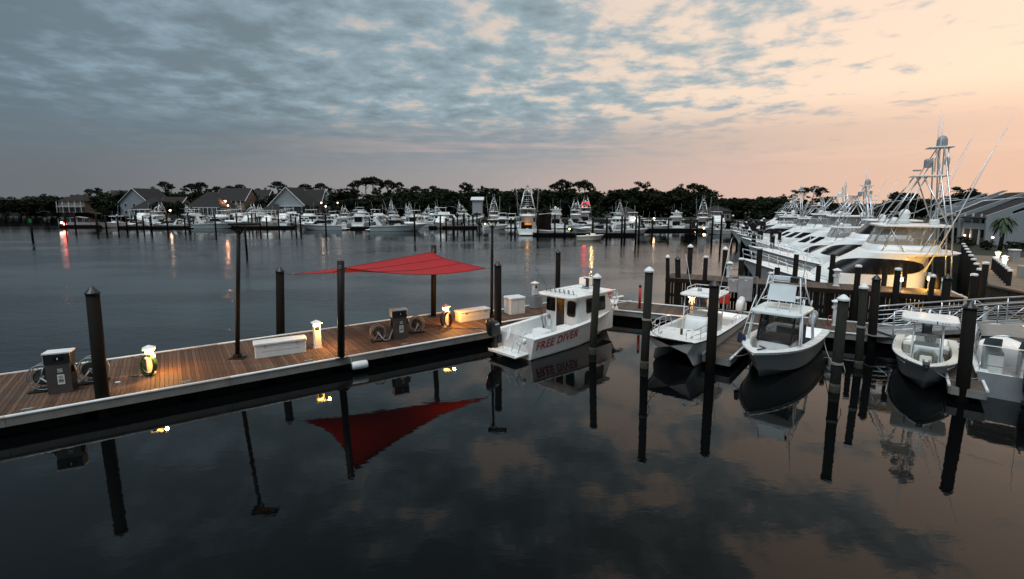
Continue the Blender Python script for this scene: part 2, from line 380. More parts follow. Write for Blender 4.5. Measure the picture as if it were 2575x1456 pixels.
for i in range(nS-1):
    for k in range(3): fs.append((i*4+k, i*4+k+1, (i+1)*4+k+1, (i+1)*4+k))
struct(ob('ground', mb.add(vs, fs).mesh('ground', groundm)))
pv_ = [(45, 48), (29.6, 30.2), (28.4, 22.5), (30, 12)]; po_ = [(49, 44.5), (35, 27.5), (34, 21.5), (36, 12)]
mb = MB(); n = len(pv_)
mb.add([(x+.05, y-.02, 2.31+.11) for x, y in pv_]+[(x, y, 2.42) for x, y in po_], [(i, i+1, n+i+1, n+i) for i in range(n-1)])
struct(mb.build('promenade', pavem))
# timber bulkhead along the promenade: each sheet pile board its own piece
bh = thing('timber_bulkhead', 'dark timber bulkhead wall holding the promenade behind the yacht sterns', 'retaining wall', (29.6, 30.2, 0))
bme = MB().box((0, 0, 0), (.28, .10, 3.6)).mesh('board', bulkm)
for (xa, ya), (xb, yb) in ((shore[14], shore[15]), (shore[15], shore[16])):
    Ln = sqrt((xb-xa)**2+(yb-ya)**2); k = int(Ln/.30); a = atan2(yb-ya, xb-xa)
    for i in range(k):
        f = (i+.5)/k; q = random.uniform(-.015, .015)
        ob('board', bme, bh, (xa+(xb-xa)*f-.06*sin(-a)-29.6-.09*sin(a)*-1*0+q, ya+(yb-ya)*f-30.2-.07, .62), (0, 0, a))
for (xa, ya), (xb, yb) in ((shore[14], shore[15]), (shore[15], shore[16])):
    MB().tube([(xa-29.6-.1, ya-30.2+.05, 2.40), (xb-29.6-.1, yb-30.2+.05, 2.40)], .09, 4, False).build('cap_rail', bulkm, bh)

# ------------------------------------------------------------------ docks
def dock(name, label, P, ang, s0, s1, n0, n1, z, pm, pitch=.145, fas=True, ends=True, cat='dock', mid=None, rail_far=True):
    cs, cn = (s0+s1)/2, (n0+n1)/2; c = P(cs, cn, 0); t = thing(name, label, cat, c, ang); L = s1-s0; Wd = n1-n0
    k = int(L/pitch); pw = L/k
    b = MB(); x0 = pw/2-.0035; e = .006
    b.rings([[(-x0, -Wd/2+.02, z-.035), (x0, -Wd/2+.02, z-.035), (x0, Wd/2-.02, z-.035), (-x0, Wd/2-.02, z-.035)],
             [(-x0, -Wd/2+.02, z-e), (x0, -Wd/2+.02, z-e), (x0, Wd/2-.02, z-e), (-x0, Wd/2-.02, z-e)],
             [(-x0+e, -Wd/2+.025, z), (x0-e, -Wd/2+.025, z), (x0-e, Wd/2-.025, z), (-x0+e, Wd/2-.025, z)]])
    me = b.mesh('plank', pm)
    for i in range(k):
        ob('plank', me, t, (-L/2+(i+.5)*pw, random.uniform(-.006, .006), random.uniform(-.004, .003)), (0, 0, random.uniform(-.0006, .0006)))
    if fas:
        for sgn in (-1, 1):
            if sgn == 1 and not rail_far: continue
            nseg = max(1, int(L/6.1)); sg = L/nseg
            for i in range(nseg):
                xm = -L/2+(i+.5)*sg
                MB().box((xm, sgn*(Wd/2+.02), z-.175), (sg-.012, .045, .30)).build('fascia_board', fascia, t)
                MB().tube([(xm-sg/2+.004, sgn*(Wd/2+.035), z+.012), (xm+sg/2-.004, sgn*(Wd/2+.035), z+.012)], .052, 8).build('rub_rail', rubrail, t)
        if ends:
            for sgn in (-1, 1):
                MB().box((sgn*(L/2+.02), 0, z-.175), (.045, Wd-.02, .30)).build('fascia_board', fascia, t)
    MB().box((0, 0, z-.10), (L-.2, Wd-.12, .10)).build('frame', darkpaint, t)
    k = max(1, int(L/2.6))
    for i in range(k):
        MB().rbox((-L/2+(i+.5)*L/k, 0, -.35), (L/k-.5, Wd-.5, z+.19), .05).build('float', under, t)
    return t
fuel = dock('fuel_dock', 'broad brown plank fuel dock carrying two fuel pumps under the red shade sail', DK, A1, -11, 14.2, 21.6, 27.1, .7, plank)
narrow = dock('fuel_dock_extension', 'narrower plank dock section alongside the white dive boat', DK, A1, 14.3, 26.2, 22.95, 25.7, .7, plank, pitch=.15)
walk = dock('floating_walkway', 'floating plank walkway below the tall timber pier with finger piers', WK, A2, -9.2, 13.0, 30.5, 33.5, .7, plankg, pitch=.15)
AF = radians(52)
def finger(base, L, w, z, name, label):
    cx, cy = base; P = lambda s, n, zz: (cx+s*cos(AF)-n*sin(AF), cy+s*sin(AF)+n*cos(AF), 0)
    return dock(name, label, P, AF, 0, L, -w/2, w/2, z, plankg, pitch=.15)
f1 = finger((9.25, 21.6), 8.0, 1.15, .58, 'finger_pier', 'narrow finger pier between the catamaran and the boat with half tower')
f2 = finger((17.15, 17.75), 7.4, 1.0, .58, 'finger_pier', 'narrow finger pier beside the boat with horseshoe console seat')
for t_, (ex, ey) in ((f1, (9.25, 21.6)), (f2, (17.15, 17.75))):       # roller guides of the end piles
    pass

# fixed timber pier, deck 2.5 m over the water, board skirt towards the walkway
def fixed_pier():
    z = 2.5; p0 = on_line(1674, 34.0, z); s0 = p0[0]*cos(A2)+p0[1]*sin(A2); s1 = 9.6; n0, n1 = 33.95, 36.4
    cs, cn = (s0+s1)/2, (n0+n1)/2; t = thing('timber_pier', 'tall fixed timber pier with dark board skirt behind the floating walkway', 'pier', WK(cs, cn, 0), A2); L = s1-s0; Wd = n1-n0
    k = int(L/.16); pw = L/k; me = MB().box((0, 0, z-.02), (pw-.008, Wd, .04)).mesh('plank', plankg)
    for i in range(k): ob('plank', me, t, (-L/2+(i+.5)*pw, 0, random.uniform(-.004, .004)))
    for y in (-Wd/2+.12, 0, Wd/2-.12): MB().box((0, y, z-.17), (L-.04, .10, .25)).build('stringer', pier_t, t)
    MB().box((0, -Wd/2-.03, z-.15), (L, .05, .26)).build('edge_board', pier_t, t)
    MB().box((0, -Wd/2+.06, 1.35), (L, .08, .20)).build('waler', pier_t, t)
    MB().box((0, -Wd/2+.06, .62), (L, .08, .20)).build('waler', pier_t, t)
    k = int(L/.185); lens = [MB().box((0, 0, 0), (.15+.008*j, .035, 1.62+.12*j)).mesh('skirt_board', pier_t) for j in range(3)]
    for i in range(k):
        if random.random() < .05: continue
        j = random.randrange(3); ob('skirt_board', lens[j], t, (-L/2+(i+.5)*L/k, -Wd/2-.005, 2.24-(1.62+.12*j)/2), (0, random.uniform(-.006, .006), 0))
    return t, s0, s1
pier, PS0, PS1 = fixed_pier()

# ------------------------------------------------------------------ piles
CAPW = [(.235, 0), (.235, .07), (.215, .085), (.10, .19), (.01, .235)]
def pile(label, x, y, zb, xt, zt, r=.185, kind='white', group=None, m=None, rope=None, name='mooring_pile'):
    """pile through (x, y, zb), top at (xt, y, zt)"""
    t = thing(name, label, 'pile', (x, y, min(zb, 0) if zb < .3 else zb), 0, group); z0 = t.location.z
    k = (xt-x)/(zt-zb); px_ = lambda z: k*(z-zb)
    hh = zt-(.22 if kind in ('white', 'cone') else 0.0); n = 12; bz = -1.6
    d = [(px_(z), 0, z-z0) for z in (bz, (bz+hh)/2, hh)]
    MB().tube(d, [r*1.05, r*1.02, r*.97], n).build('shaft', m or pilew, t)
    if zb == 0 and y < 31:
        MB().tube([(px_(z), 0, z-z0) for z in (-.4, .05, .22, .36)], [r*1.09, r*1.10, r*1.09, r*1.05], n).build('tide_band', algae, t)
    c = (px_(hh), 0, hh-z0)
    if kind == 'white': MB().lathe([(a*r/.195, h) for a, h in CAPW], c, 14, False).build('cap', capw, t)
    elif kind == 'cone': MB().lathe([(r*1.10, -.02), (r*1.12, .03), (r*.05, .27)], c, 12, False).build('cap', black, t)
    elif kind == 'flatw': MB().lathe([(r*1.12, -.03), (r*1.12, .05), (r*.9, .09), (.01, .11)], c, 12, False).build('cap', capw, t)
    if rope is not None:
        b = MB()
        for q in range(3): b.tube([(px_(rope)+(r*1.07)*cos(a*pi/8), (r*1.07)*sin(a*pi/8), rope-z0+q*.035+.01*sin(a*.7+q)) for a in range(16)], .018, 5, True, True)
        b.tube([(px_(rope)+r*1.05, -.1, rope-z0), (px_(rope)+r*1.3, -.16, rope-z0-.25), (px_(rope)+r*1.15, -.14, rope-z0-.5)], .014, 5)
        b.build('rope', ropem, t)
    return t
def pile_px(label, tx, ty, bx, by, zb, **k):
    x, y = at(bx, by, zb); xt, zt = xz(tx, ty, y); return pile(label, x, y, zb, xt, zt, **k)
GD = dict(kind='cone', r=.20)
pile_px('black pile with pointed cap at the fuel dock edge beside the first fuel pump', 231, 722, 258, 1000, .7, **GD)
p_b = DK(at(705, 842, .7)[0]*cos(A1)+at(705, 842, .7)[1]*sin(A1), 27.45, 0); xt, zt = xz(704, 672, p_b[1])
pile('black pointed pile standing behind the long white dock box', p_b[0], p_b[1], 0, xt, zt, **GD)
pile_px('black pointed pile next to the tall light pole and lit dock box', 1252, 658, 1252, 820, .7, **GD)
x_, y_ = at(1404, 770, .7); x_, y_ = 3.15, 33.6; xt, zt = xz(1404, 628, y_); pile('black pointed pile behind the dive boat cabin roof', x_, y_, 0, xt, zt, kind='cone', r=.17)
pile_px('white-capped pile in the water beside the dive boat bow', 1502, 688, 1490, 890, 0, m=pileg, r=.18)
pile_px('white-capped pile with rope lashing in front of the catamaran bow', 1633, 671, 1620, 925, 0, m=pileg, rope=2.25, r=.185)
pile_px('stout white-capped pile in water right of the half-tower boat', 2122, 741, 2098, 985, 0, m=pileg, rope=1.15, r=.185)
pile_px('slim white-capped pile lashed with rope near the gangway foot', 2173, 713, 2158, 925, 0, m=pileg, rope=1.9, r=.16)
pile_px('black pointed pile on the walkway at the gangway foot', 2205, 692, 2193, 845, .7, kind='cone', r=.19)
pile_px('black pointed pile at the end of the catamaran finger pier', 1797, 706, 1787, 902, .58, kind='cone', r=.21)
pile_px('black pointed pile at the end of the finger pier beside the stern-to boat', 2441, 760, 2421, 972, .58, kind='cone', r=.21)
pile_px('thin white-capped pile at the left end of the timber pier', 1679, 640, 1679, 764, .7, r=.13)
pile_px('black pointed pile standing before the left end of the pier skirt', 1704, 645, 1706, 764, .7, kind='cone', r=.18)
PG = 'capped piles along the fixed timber pier'
for tx, ty, n, r, kd in ((1733, 614, 36.6, .17, 'white'), (1772, 647, 33.75, .14, 'flatw'), (1820, 620, 36.6, .16, 'white'), (1862, 652, 36.6, .17, 'flatw'), (1906, 625, 36.7, .17, 'flatw'),
                        (1953, 673, 36.6, .17, 'none'), (1998, 640, 36.7, .15, 'none'), (2056, 668, 36.6, .14, 'none'), (2089, 640, 36.7, .15, 'none'), (2153, 670, 33.75, .15, 'flatw'),
                        (2222, 655, 36.7, .14, 'none'), (2252, 678, 33.75, .15, 'flatw'), (2272, 662, 36.7, .13, 'none'), (2357, 657, 36.7, .14, 'none'), (2340, 695, 33.8, .13, 'flatw'), (2377, 690, 33.7, .19, 'cone'), (2443, 692, 34.6, .15, 'flatw')):
    x, y, _ = on_line(tx, n, 2.5); xt, zt = xz(tx, ty, y)
    lab = {'white': 'white-capped pile on the far side of the timber pier', 'flatw': 'low flat white-capped pile along the timber pier', 'none': 'bare dark pile between the timber pier and the large yacht', 'cone': 'black pointed pile on the timber pier by the lit pedestal'}[kd]
    pile(lab, x, y, 0, x, zt, r=r, kind=kd, group=None if kd == 'cone' else PG+' '+kd)
x_, y_ = at(858, 903, .7); xt, zt = xz(857, 656, y_); y_ += .05
def sail_post(label, bx, by, tx, ty):
    x, y = at(bx, by, .7); xt, zt = xz(tx, ty, y); t = thing('sail_post', label, 'post', (x, y, .7)); k = xt-x
    MB().tube([(0, 0, .0), (k, 0, zt-.7)], .155, 12).build('shaft', darkpaint, t)
    MB().rbox((0, 0, 0), (.62, .52, .035), .01).build('base_plate', darkpaint, t)
    MB().tube(arc((k*.96, -.17, zt-.95), .06, 0, 2*pi, 10, 'xz')[:-1], .014, 5, True, True).build('eye_bolt', galv, t)
    for a in range(4): MB().cyl((.24*(1 if a % 2 else -1), .19*(1 if a > 1 else -1), .03), (.24*(1 if a % 2 else -1), .19*(1 if a > 1 else -1), .07), .025, n=6).build('bolt', galv, t)
    return (xt, y, zt)
SP1 = sail_post('black steel post holding the near corner of the red shade sail', 858, 899, 857, 656)
SP2 = sail_post('black steel post behind the red shade sail carrying its peak', 1090, 795, 1091, 617)
def light_pole(label, bx, by, tx, ty):
    x, y = at(bx, by, .7); xt, zt = xz(tx, ty, y); k = xt-x; h = zt-.7; t = thing('light_pole', label, 'lamp post', (x, y, .7), 0)
    MB().tube([(0, 0, 0), (k*.6, 0, h*.6), (k, 0, h)], [.095, .085, .075], 10).build('pole', darkpaint, t)
    b = MB().rbox((0, 0, 0), (.62, .42, .04), .012); b.rbox((0, 0, .04), (.26, .26, .16), .02); b.build('base_plate', darkpaint, t)
    b = MB()
    for s in (-1, 1): b.tube([(k, 0, h-.25), (k+s*.16, .0, h-.02), (k+s*.30, .0, h+.22)], .032, 6)
    b.build('bracket', darkpaint, t)
    MB().rbox((k+.25, 0, h+.20), (1.15, .5, .09), .03).build('lamp_head', darkpaint, t)
    MB().rbox((k+.25, 0, h+.185), (.9, .36, .016), .004).build('lens', mat('unlit_lens', (.3, .3, .28), .3, var=0), t)
light_pole('tall thin dark light pole standing left of the long white dock box', 597, 901, 600, 578)
light_pole('tall thin dark light pole beside the pointed pile past the shade sail', 1236, 798, 1238, 566)

# ------------------------------------------------------------------ red shade sail
def sail():
    def pt(px, py, Y): x, z = xz(px, py, Y); return Vector((x, Y, z))
    A = pt(738, 690, p_b[1]-.35); B = pt(872, 674, SP1[1]+.15); Cc = pt(1088, 634, SP2[1]-.2); D = pt(1223, 675, 27.6)
    cen = (A+B+Cc+D)/4; n = 18; vs = []
    for i in range(n+1):
        for j in range(n+1):
            u, v = i/n, j/n; p = A*(1-u)*(1-v)+B*(1-u)*v+Cc*u*(1-v)+D*u*v     # u: A->C, B->D ; v: A->B, C->D
            e = max((1-(2*u-1)**2)*(2*v-1)**4, (1-(2*v-1)**2)*(2*u-1)**4)
            q = p.lerp(cen, (.06+.10*(1-v))*e); q.z = p.z+(cen.z-p.z)*.04*e-.10*sin(pi*u)*sin(pi*v)+.018*sin(9*u+4*v)*sin(7*v)-.34*sin(pi*u)*v**3-.10*sin(pi*v)*(1-u)
            vs.append(q)
    fs = [(i*(n+1)+j, i*(n+1)+j+1, (i+1)*(n+1)+j+1, (i+1)*(n+1)+j) for i in range(n) for j in range(n)]
    t = thing('shade_sail', 'red triangular shade sail stretched over the fuel dock', 'shade sail', (cen.x, cen.y, cen.z))
    o = MB().add([p-cen for p in vs], fs, True).build('cloth', shade_mat(), t); md = o.modifiers.new('thick', 'SOLIDIFY'); md.thickness = .012
    ed = [vs[i*(n+1)] for i in range(n+1)]+[vs[n*(n+1)+j] for j in range(n+1)]+[vs[i*(n+1)+n] for i in range(n, -1, -1)]+[vs[j] for j in range(n, -1, -1)]
    MB().tube([p-cen for p in ed], .020, 5).build('hem', mat('dark_red_webbing', (.20, .012, .015), .8), t)
    for jj in (6, 12): MB().tube([vs[i*(n+1)+jj]-cen+Vector((0, 0, .012)) for i in range(n+1)], .011, 4).build('seam', mat('dark_red_webbing', (.20, .012, .015), .8), t)
    for c_ in (A, B, Cc, D): MB().tube([(c_-cen)+Vector((.05*cos(a*pi/5), 0, .05*sin(a*pi/5))) for a in range(10)], .012, 5, True, True).build('corner_ring', galv, t)
    bt = Vector((p_b[0]+.2, p_b[1], xz(704, 687, p_b[1])[1]))
    for a, b in ((A, bt), (B, Vector((SP1[0], SP1[1]-.16, SP1[2]-.25))), (Cc, Vector((SP2[0], SP2[1]-.16, SP2[2]-.4))), (D, Vector((xz(1236, 674, 28.6)[0], 28.6, xz(1236, 674, 28.6)[1])))):
        MB().tube([a-cen, b-cen], .014, 5).build('tie_rope', ropeb, t)
sail()

# ------------------------------------------------------------------ dock furniture
def pedestal(label, x, y, z, rz, kind='waist', lit=0, h=1.12, group=None, glow=(1.0, .45, .09), off=(.0, -.30)):
    t = thing('power_pedestal', label, 'power pedestal', (x, y, z), rz, group)
    MB().rbox((0, 0, 0), (.34, .30, .05), .01).build('base', fiber, t)
    if kind == 'square':
        MB().rbox((0, 0, .05), (.30, .30, h-.30), .015).build('post', fiber, t)
        MB().rbox((0, -.153, h-.42), (.17, .02, .16), .005).build('outlet', black, t)
    else:
        b = MB().rbox((0, 0, .05), (.24, .22, h-.55), .02); b.rbox((0, 0, h-.50), (.36, .27, .22), .05, taper=.86); b.build('post', fiber, t)
        for s in (-1, 1):
            o = MB().rbox((s*.165, 0, h-.48), (.06, .16, .13), .02).build('outlet', fiber, t)
        MB().box((0, -.137, h-.40), (.05, .012, .11)).build('emblem', elecg, t)
    MB().rbox((0, 0, h-.25 if kind == 'square' else h-.28), (.25, .25, .13), .01).build('lens', (warmlens if lit > 6 else warmdim) if lit else fiber, t)
    MB().rings([[(sx*w, sy*w, h-.13+zz) for sx, sy in ((-1, -1), (1, -1), (1, 1), (-1, 1))] for w, zz in ((.20, 0), (.215, .015), (.215, .05), (.02, .17))]).build('cap', capw, t)
    if lit: lamp('pedestal_lamp', (off[0], off[1], h-.20), lit, glow, .06, t)
    return t
def hose_coil(label, x, y, z, rz, m, r=(.22, .36), n=5, tail=None):
    t = thing('coiled_hose', label, 'hose', (x, y, z), rz); b = MB(); k = 18
    for q in range(n):
        a, c = r[0]*random.uniform(.86, 1.08), r[1]*random.uniform(.86, 1.08); dx, dz = random.uniform(-.03, .03), random.uniform(-.05, .01)
        b.tube([(dx+a*cos(2*pi*j/k), -.02-.03*q+.012*sin(j), dz+c*sin(2*pi*j/k)) for j in range(k)], .019, 6, True, True)
    b.build('coil', m, t)
    if tail: MB().tube(tail, .019, 6).build('tail', m, t)
    return t
def dk_px(px, py, z=.7):
    x, y = at(px, py, z); return x, y
x, y = dk_px(380, 938); pedestal('lit white pedestal wrapped with a green hose on the fuel dock', x, y, .7, A1, lit=230, off=(.34, -.34))
hose_coil('green garden hose coiled around the lit pedestal', x+.12, y-.22, 1.17, radians(18), hosegreen, (.24, .42), 8, tail=[(-.2, -.05, -.3), (-.35, -.1, -.42), (-.6, .0, -.455), (-.75, .1, -.45)])
hose_coil('second loop of green hose hanging on the pedestal side', x-.17, y+.02, 1.12, radians(75), hosegreen, (.15, .34), 3)
x, y = dk_px(799, 874); pedestal('square white pedestal with glowing lens standing alone on the fuel dock', x, y, .7, A1, 'square', lit=170, h=1.30, off=(.32, -.38))
x, y = dk_px(1121, 821); pedestal('brightly lit pedestal wrapped with black hoses beside a dock box', x, y, .7, A1, lit=300, h=1.25, off=(.38, -.22))
hose_coil('black hose coiled on the front of the brightly lit pedestal', x+.14, y-.22, 1.2, radians(15), hoseblack, (.2, .38), 6, [(0, 0, -.38), (.3, -.3, -.485), (.9, -.62, -.485), (1.7, -.75, -.485)])
hose_coil('black hose hung on the left flank of the brightly lit pedestal', x-.2, y+.02, 1.17, radians(65), hoseblack, (.2, .36), 5, [(0, 0, -.36), (-.2, -.2, -.45), (-.5, -.1, -.45)])
x, y, _ = DK(20.9, 25.2); xx, zz = xz(1345, 731, y); x = xx; pedestal('unlit white pedestal behind the dive boat roof', x, y, .7, A1, 'square', h=1.55)
def pump(label, x, y, rz):
    t = thing('fuel_pump', label, 'fuel pump', (x, y, .7), rz)
    MB().rbox((0, 0, 0), (.70, .46, 1.10), .012).build('body', stain, t)
    MB().box((-.352, 0, .55), (.02, .40, 1.06)).build('side_panel', black, t); MB().box((.352, 0, .55), (.02, .40, 1.06)).build('side_panel', black, t)
    MB().rbox((0, 0, 1.10), (.76, .50, .36), .02).build('head', black, t)
    MB().rbox((0, 0, 1.463), (.80, .54, .06), .015).build('roof', fiber, t)
    MB().box((-.385, 0, 1.28), (.008, .44, .30)).build('side_cover', fiber, t)
    l = MB().box((.06, -.234, .84), (.20, .008, .22)).build('notice', ink, t); 
    for q in range(3): MB().box((0, -.006, .06-.05*q), (.15, .004, .02)).build('print', labelw, l, (.06, -.234, .84))
    l = MB().box((.06, -.234, .52), (.20, .008, .36)).build('notice', labelw, t)
    for q in range(5): MB().box((0, -.006, .12-.055*q), (.14, .004, .022 if q != 3 else .05)).build('print', ink, l, (.06, -.234, .52))
    MB().box((.06, -.254, 1.29), (.30, .008, .16)).build('display', glass, t)
    MB().box((.03, -.26, 1.29), (.035, .006, .07)).build('emblem', labelw, t)
    for s in (-1, 1):
        MB().rbox((s*.42, -.05, .72), (.09, .16, .26), .02).build('nozzle_holster', black, t)
        MB().tube([(s*.44, -.10, .98), (s*.47, -.13, .86), (s*.50, -.16, .66)], .025, 6).build('nozzle', galv, t)
    return t
def reel(label, x, y, rz, hm, r=.44, hose=None):
    t = thing('hose_reel', label, 'hose reel', (x, y, .7), rz); cz = r+.08
    for yy in (-.17, .17):
        d = MB(); d.tube(arc((0, yy, cz), r, 0, 2*pi, 24)[:-1], .022, 6, True, True); d.build('rim', galv, t)
        d = MB().cyl((0, yy-.008, cz), (0, yy+.008, cz), r*.50, n=20, sm=False)
        for q in range(6): d.cyl((0, yy, cz), (r*cos(q*pi/3+.3), yy, cz+r*sin(q*pi/3+.3)), .012, n=5)
        d.build('disc', stain, t)
    d = MB()
    for q in range(5): d.tube(arc((0, -.13+.065*q, cz), r*.58, 0, 2*pi, 20)[:-1], .030, 6, True, True)
    d.build('wound_hose', hm, t)
    MB().cyl((0, -.24, cz), (0, .24, cz), .07, n=10).build('hub', galv, t)
    for s in (-1, 1):
        MB().tube([(s*r*.75, -.23, 0), (0, -.23, cz), (s*.02, -.23, cz)], .022, 5).build('stand_leg', galv, t)
    MB().rbox((0, 0, 0), (r*1.9, .56, .05), .01).build('base', darkpaint, t)
    if hose: MB().tube(hose, .026, 7).build('feed_hose', hosegrey, t)
    return t
x, y = dk_px(157, 985); pump('stainless fuel pump with black head near the left end of the fuel dock', x, y+.05, A1-.20)
x, y = dk_px(88, 990); reel('large hose reel left of the fuel pump at the dock end', x+.1, y+.35, A1-.25, hoseblack, .46, [(0, -.28, .54), (.25, -.42, .4), (.5, -.45, .12), (.7, -.3, .1), (.9, -.2, .5), (.75, -.1, .95)])
x, y = dk_px(220, 968); reel('large hose reel between the fuel pump and the black pile', x, y+.3, A1-.25, hosegreen, .46, [(0, -.28, .54), (-.15, -.42, .3), (-.35, -.42, .1), (-.6, -.2, .2), (-.62, .1, .85)])
x, y = dk_px(1004, 850); pump('stainless fuel pump with white-sided head under the shade sail', x, y, A1-.10)
x, y = dk_px(952, 858); reel('hose reel left of the pump under the shade sail', x-.05, y+.1, A1-.2, hoseblack, .36, [(0, -.28, .44), (.25, -.42, .1), (.5, -.3, .1), (.75, -.1, .6)])
x, y = dk_px(1042, 840); reel('hose reel right of the pump under the shade sail', x+.05, y+.45, A1-.2, hoseblack, .38, [(0, -.28, .46), (-.2, -.42, .15), (-.4, -.3, .3), (-.5, -.2, .8)])
def dock_box(label, x, y, rz, d=(2.05, .70, .62), group=None):
    t = thing('dock_box', label, 'dock box', (x, y, .7), rz, group); L, Wd, h = d
    MB().rbox((0, 0, .0), (L-.06, Wd-.06, h-.08), .02, taper=1.0).build('body', fiber, t)
    MB().rbox((0, 0, h-.08), (L+.04, Wd+.04, .085), .025, rc=.06).build('lid', fiber, t)
    MB().box((0, -Wd/2+.026, h*.42), (L*.72, .008, .010)).build('trim_line', elecg, t)
    for s in (-1, 1): MB().rbox((s*L*.3, -Wd/2-.005, h-.16), (.09, .03, .10), .01).build('latch', galv, t)
    return t
x, y = dk_px(697, 893); dock_box('long white dock box beside the light pole on the fuel dock', x+.05, y+.25, A1-.10, (2.15, .72, .66))
x, y = dk_px(1183, 806); dock_box('long white dock box lit by the glowing pedestal', x+.1, y+.3, A1-.02, (2.05, .70, .62))
x, y = dk_px(1290, 789); t = thing('storage_cabinet', 'tall white storage cabinet behind the dive boat stern', 'cabinet', (x+.1, y+.3, .7), A1-.1)
MB().rbox((0, 0, 0), (1.05, .85, .92), .03).build('body', fiber, t); MB().rbox((0, 0, .925), (1.14, .93, .13), .06, rc=.1).build('lid', fiber, t); MB().box((.02, -.43, .45), (.012, .01, .80)).build('door_seam', elecg, t)
# low slatted crate beyond the cabinet
x, y = DK(19.4, 25.0)[:2]; t = thing('slatted_bin', 'dark grey slatted bin between the storage cabinet and the pedestal', 'bin', (x, y, .7), A1)
for q in range(7): MB().box((0, -.30, .08+q*.115), (.66, .03, .09)).build('slat', elecg, t)
for q in range(7): MB().box((-.34, 0, .08+q*.115), (.03, .58, .09)).build('slat', elecg, t)
MB().rbox((0, 0, .02), (.62, .54, .76), .02).build('liner', black, t)
# cleats and fender
def cleat(x, y, z, rz, label, group):
    t = thing('cleat', label, 'cleat', (x, y, z), rz, group)
    b = MB(); b.box((-.05, 0, .03), (.03, .05, .06)); b.box((.05, 0, .03), (.03, .05, .06)); b.tube([(-.19, 0, .075), (-.08, 0, .065), (.08, 0, .065), (.19, 0, .075)], [.012, .022, .022, .012], 6); b.build('horn', galv, t)
    MB().rbox((0, 0, 0), (.18, .07, .012), .003).build('foot', galv, t)
for s_, n_ in ((-8, 21.85), (-4.2, 21.85), (0.2, 21.85), (4.6, 21.85), (9.0, 21.85), (12.8, 21.85)): cleat(*DK(s_, n_), A1, 'galvanised cleat bolted to the near edge of the fuel dock', 'cleats on the near dock edge')
for s_, n_ in ((-6, 26.85), (-1.5, 26.85), (2.6, 26.85), (6.7, 26.85)): cleat(*DK(s_, n_), A1, 'galvanised cleat on the far edge of the fuel dock', 'cleats on the far dock edge')
x, y = at(940, 924, .35); q = DK(6.6, 21.28, .33)
t = thing('boat_fender', 'white cylindrical fender hanging from the fuel dock edge', 'fender', q, A1-.05)
b = MB(); pr = [(-.36, .05), (-.34, .15), (-.28, .185), (.28, .185), (.34, .15), (.36, .05)]; b.rings([[(x_, r_*cos(2*pi*j/14), r_*sin(2*pi*j/14)) for j in range(14)] for x_, r_ in pr], sm=True); b.build('body', fiber, t)
MB().cyl((-.37, 0, 0), (-.33, 0, 0), .11, n=12).build('end_cap', rubber, t); MB().tube([(-.36, 0, .0), (-.33, .1, .2), (-.3, .3, .42)], .012, 5).build('lanyard', ropem, t)
t = thing('folded_rag', 'small white rag lying on the fuel dock planks', 'rag', (*dk_px(296, 962), .702), .4); MB().rbox((0, 0, 0), (.16, .09, .035), .015).build('cloth', labelw, t)

# walkway furniture
x, y = at(1608, 776, .7); t = thing('hose_standpipe', 'red standpipe post at the corner of the floating walkway', 'standpipe', (x, y, .7))
MB().cyl((0, 0, 0), (0, 0, 1.38), .085, n=10).build('post', redp, t); MB().lathe([(.05, 0), (.09, .04), (.09, .14), (.03, .2)], (0, 0, 1.38), 10).build('valve_head', black, t)
x, y = at(1738, 795, .7); pedestal('lit pedestal with coiled hose beside the catamaran wheelhouse top', x, y, .7, A2, lit=60, h=1.3, off=(.0, -.34))
hose_coil('brown hose coiled low around the lit walkway pedestal', x-.05, y-.18, 1.12, A2, hoseblack, (.2, .34), 5)
x, y = at(2098, 818, .7); pedestal('white pedestal with peaked cap on the walkway beside a stout pile', x, y, .7, A2, h=1.45)
hose_coil('red hose loop leaning on the unlit walkway pedestal', x-.33, y-.05, 1.02, A2, redp, (.12, .30), 2)
x, y, _ = on_line(2102, 35.2, 2.5); pedestal('white waisted pedestal on the timber pier beside the yacht hull', x, y, 2.5, A2, h=1.05)
x, y, _ = on_line(1833, 36.1, 2.5); pedestal('white waisted pedestal on the timber pier near the yacht bow', x, y, 2.5, A2, h=1.05)
x, y, _ = on_line(1937, 34.3, 2.5); t = thing('utility_bollard', 'small round white bollard standing on the timber pier', 'bollard', (x, y, 2.5)); MB().lathe([(.14, 0), (.14, .62)], (0, 0, 0), 14).build('post', fiber, t); MB().lathe([(.18, .62), (.18, .69), (.02, .75)], (0, 0, 0), 14).build('cap', capw, t)
def el_cab(label, px, n, s, w, h, z):
    p = on_line(px, n, z); t = thing('electrical_cabinet', label, 'cabinet', p, A2)
    MB().rbox((0, 0, .0), (w, .34, h), .015).build('body', elecg, t); MB().box((0, -.176, h*.5), (w*.86, .012, h*.92)).build('door', elecg, t)
    MB().rbox((w*.36, -.20, h*.5), (.03, .03, .14), .006).build('handle', galv, t); MB().box((.02, -.186, h*.90), (.16, .006, .06)).build('marking', labelw, t); return t
frm = on_line(1862, 33.72, .7); t = thing('cabinet_frame', 'galvanised upright frame carrying the grey electrical cabinets', 'frame', frm, A2)
for s in (-.72, .84): MB().box((s, 0, 1.12), (.09, .06, 2.25)).build('upright', galv, t)
MB().box((.06, 0, 2.23), (1.65, .05, .06)).build('crossbar', galv, t)
el_cab('tall grey electrical cabinet with white marking on the frame', 1872, 33.50, 0, .82, 1.45, 1.45)
el_cab('short grey electrical cabinet beside the tall one on the frame', 1842, 33.50, 0, .58, .80, 1.95)
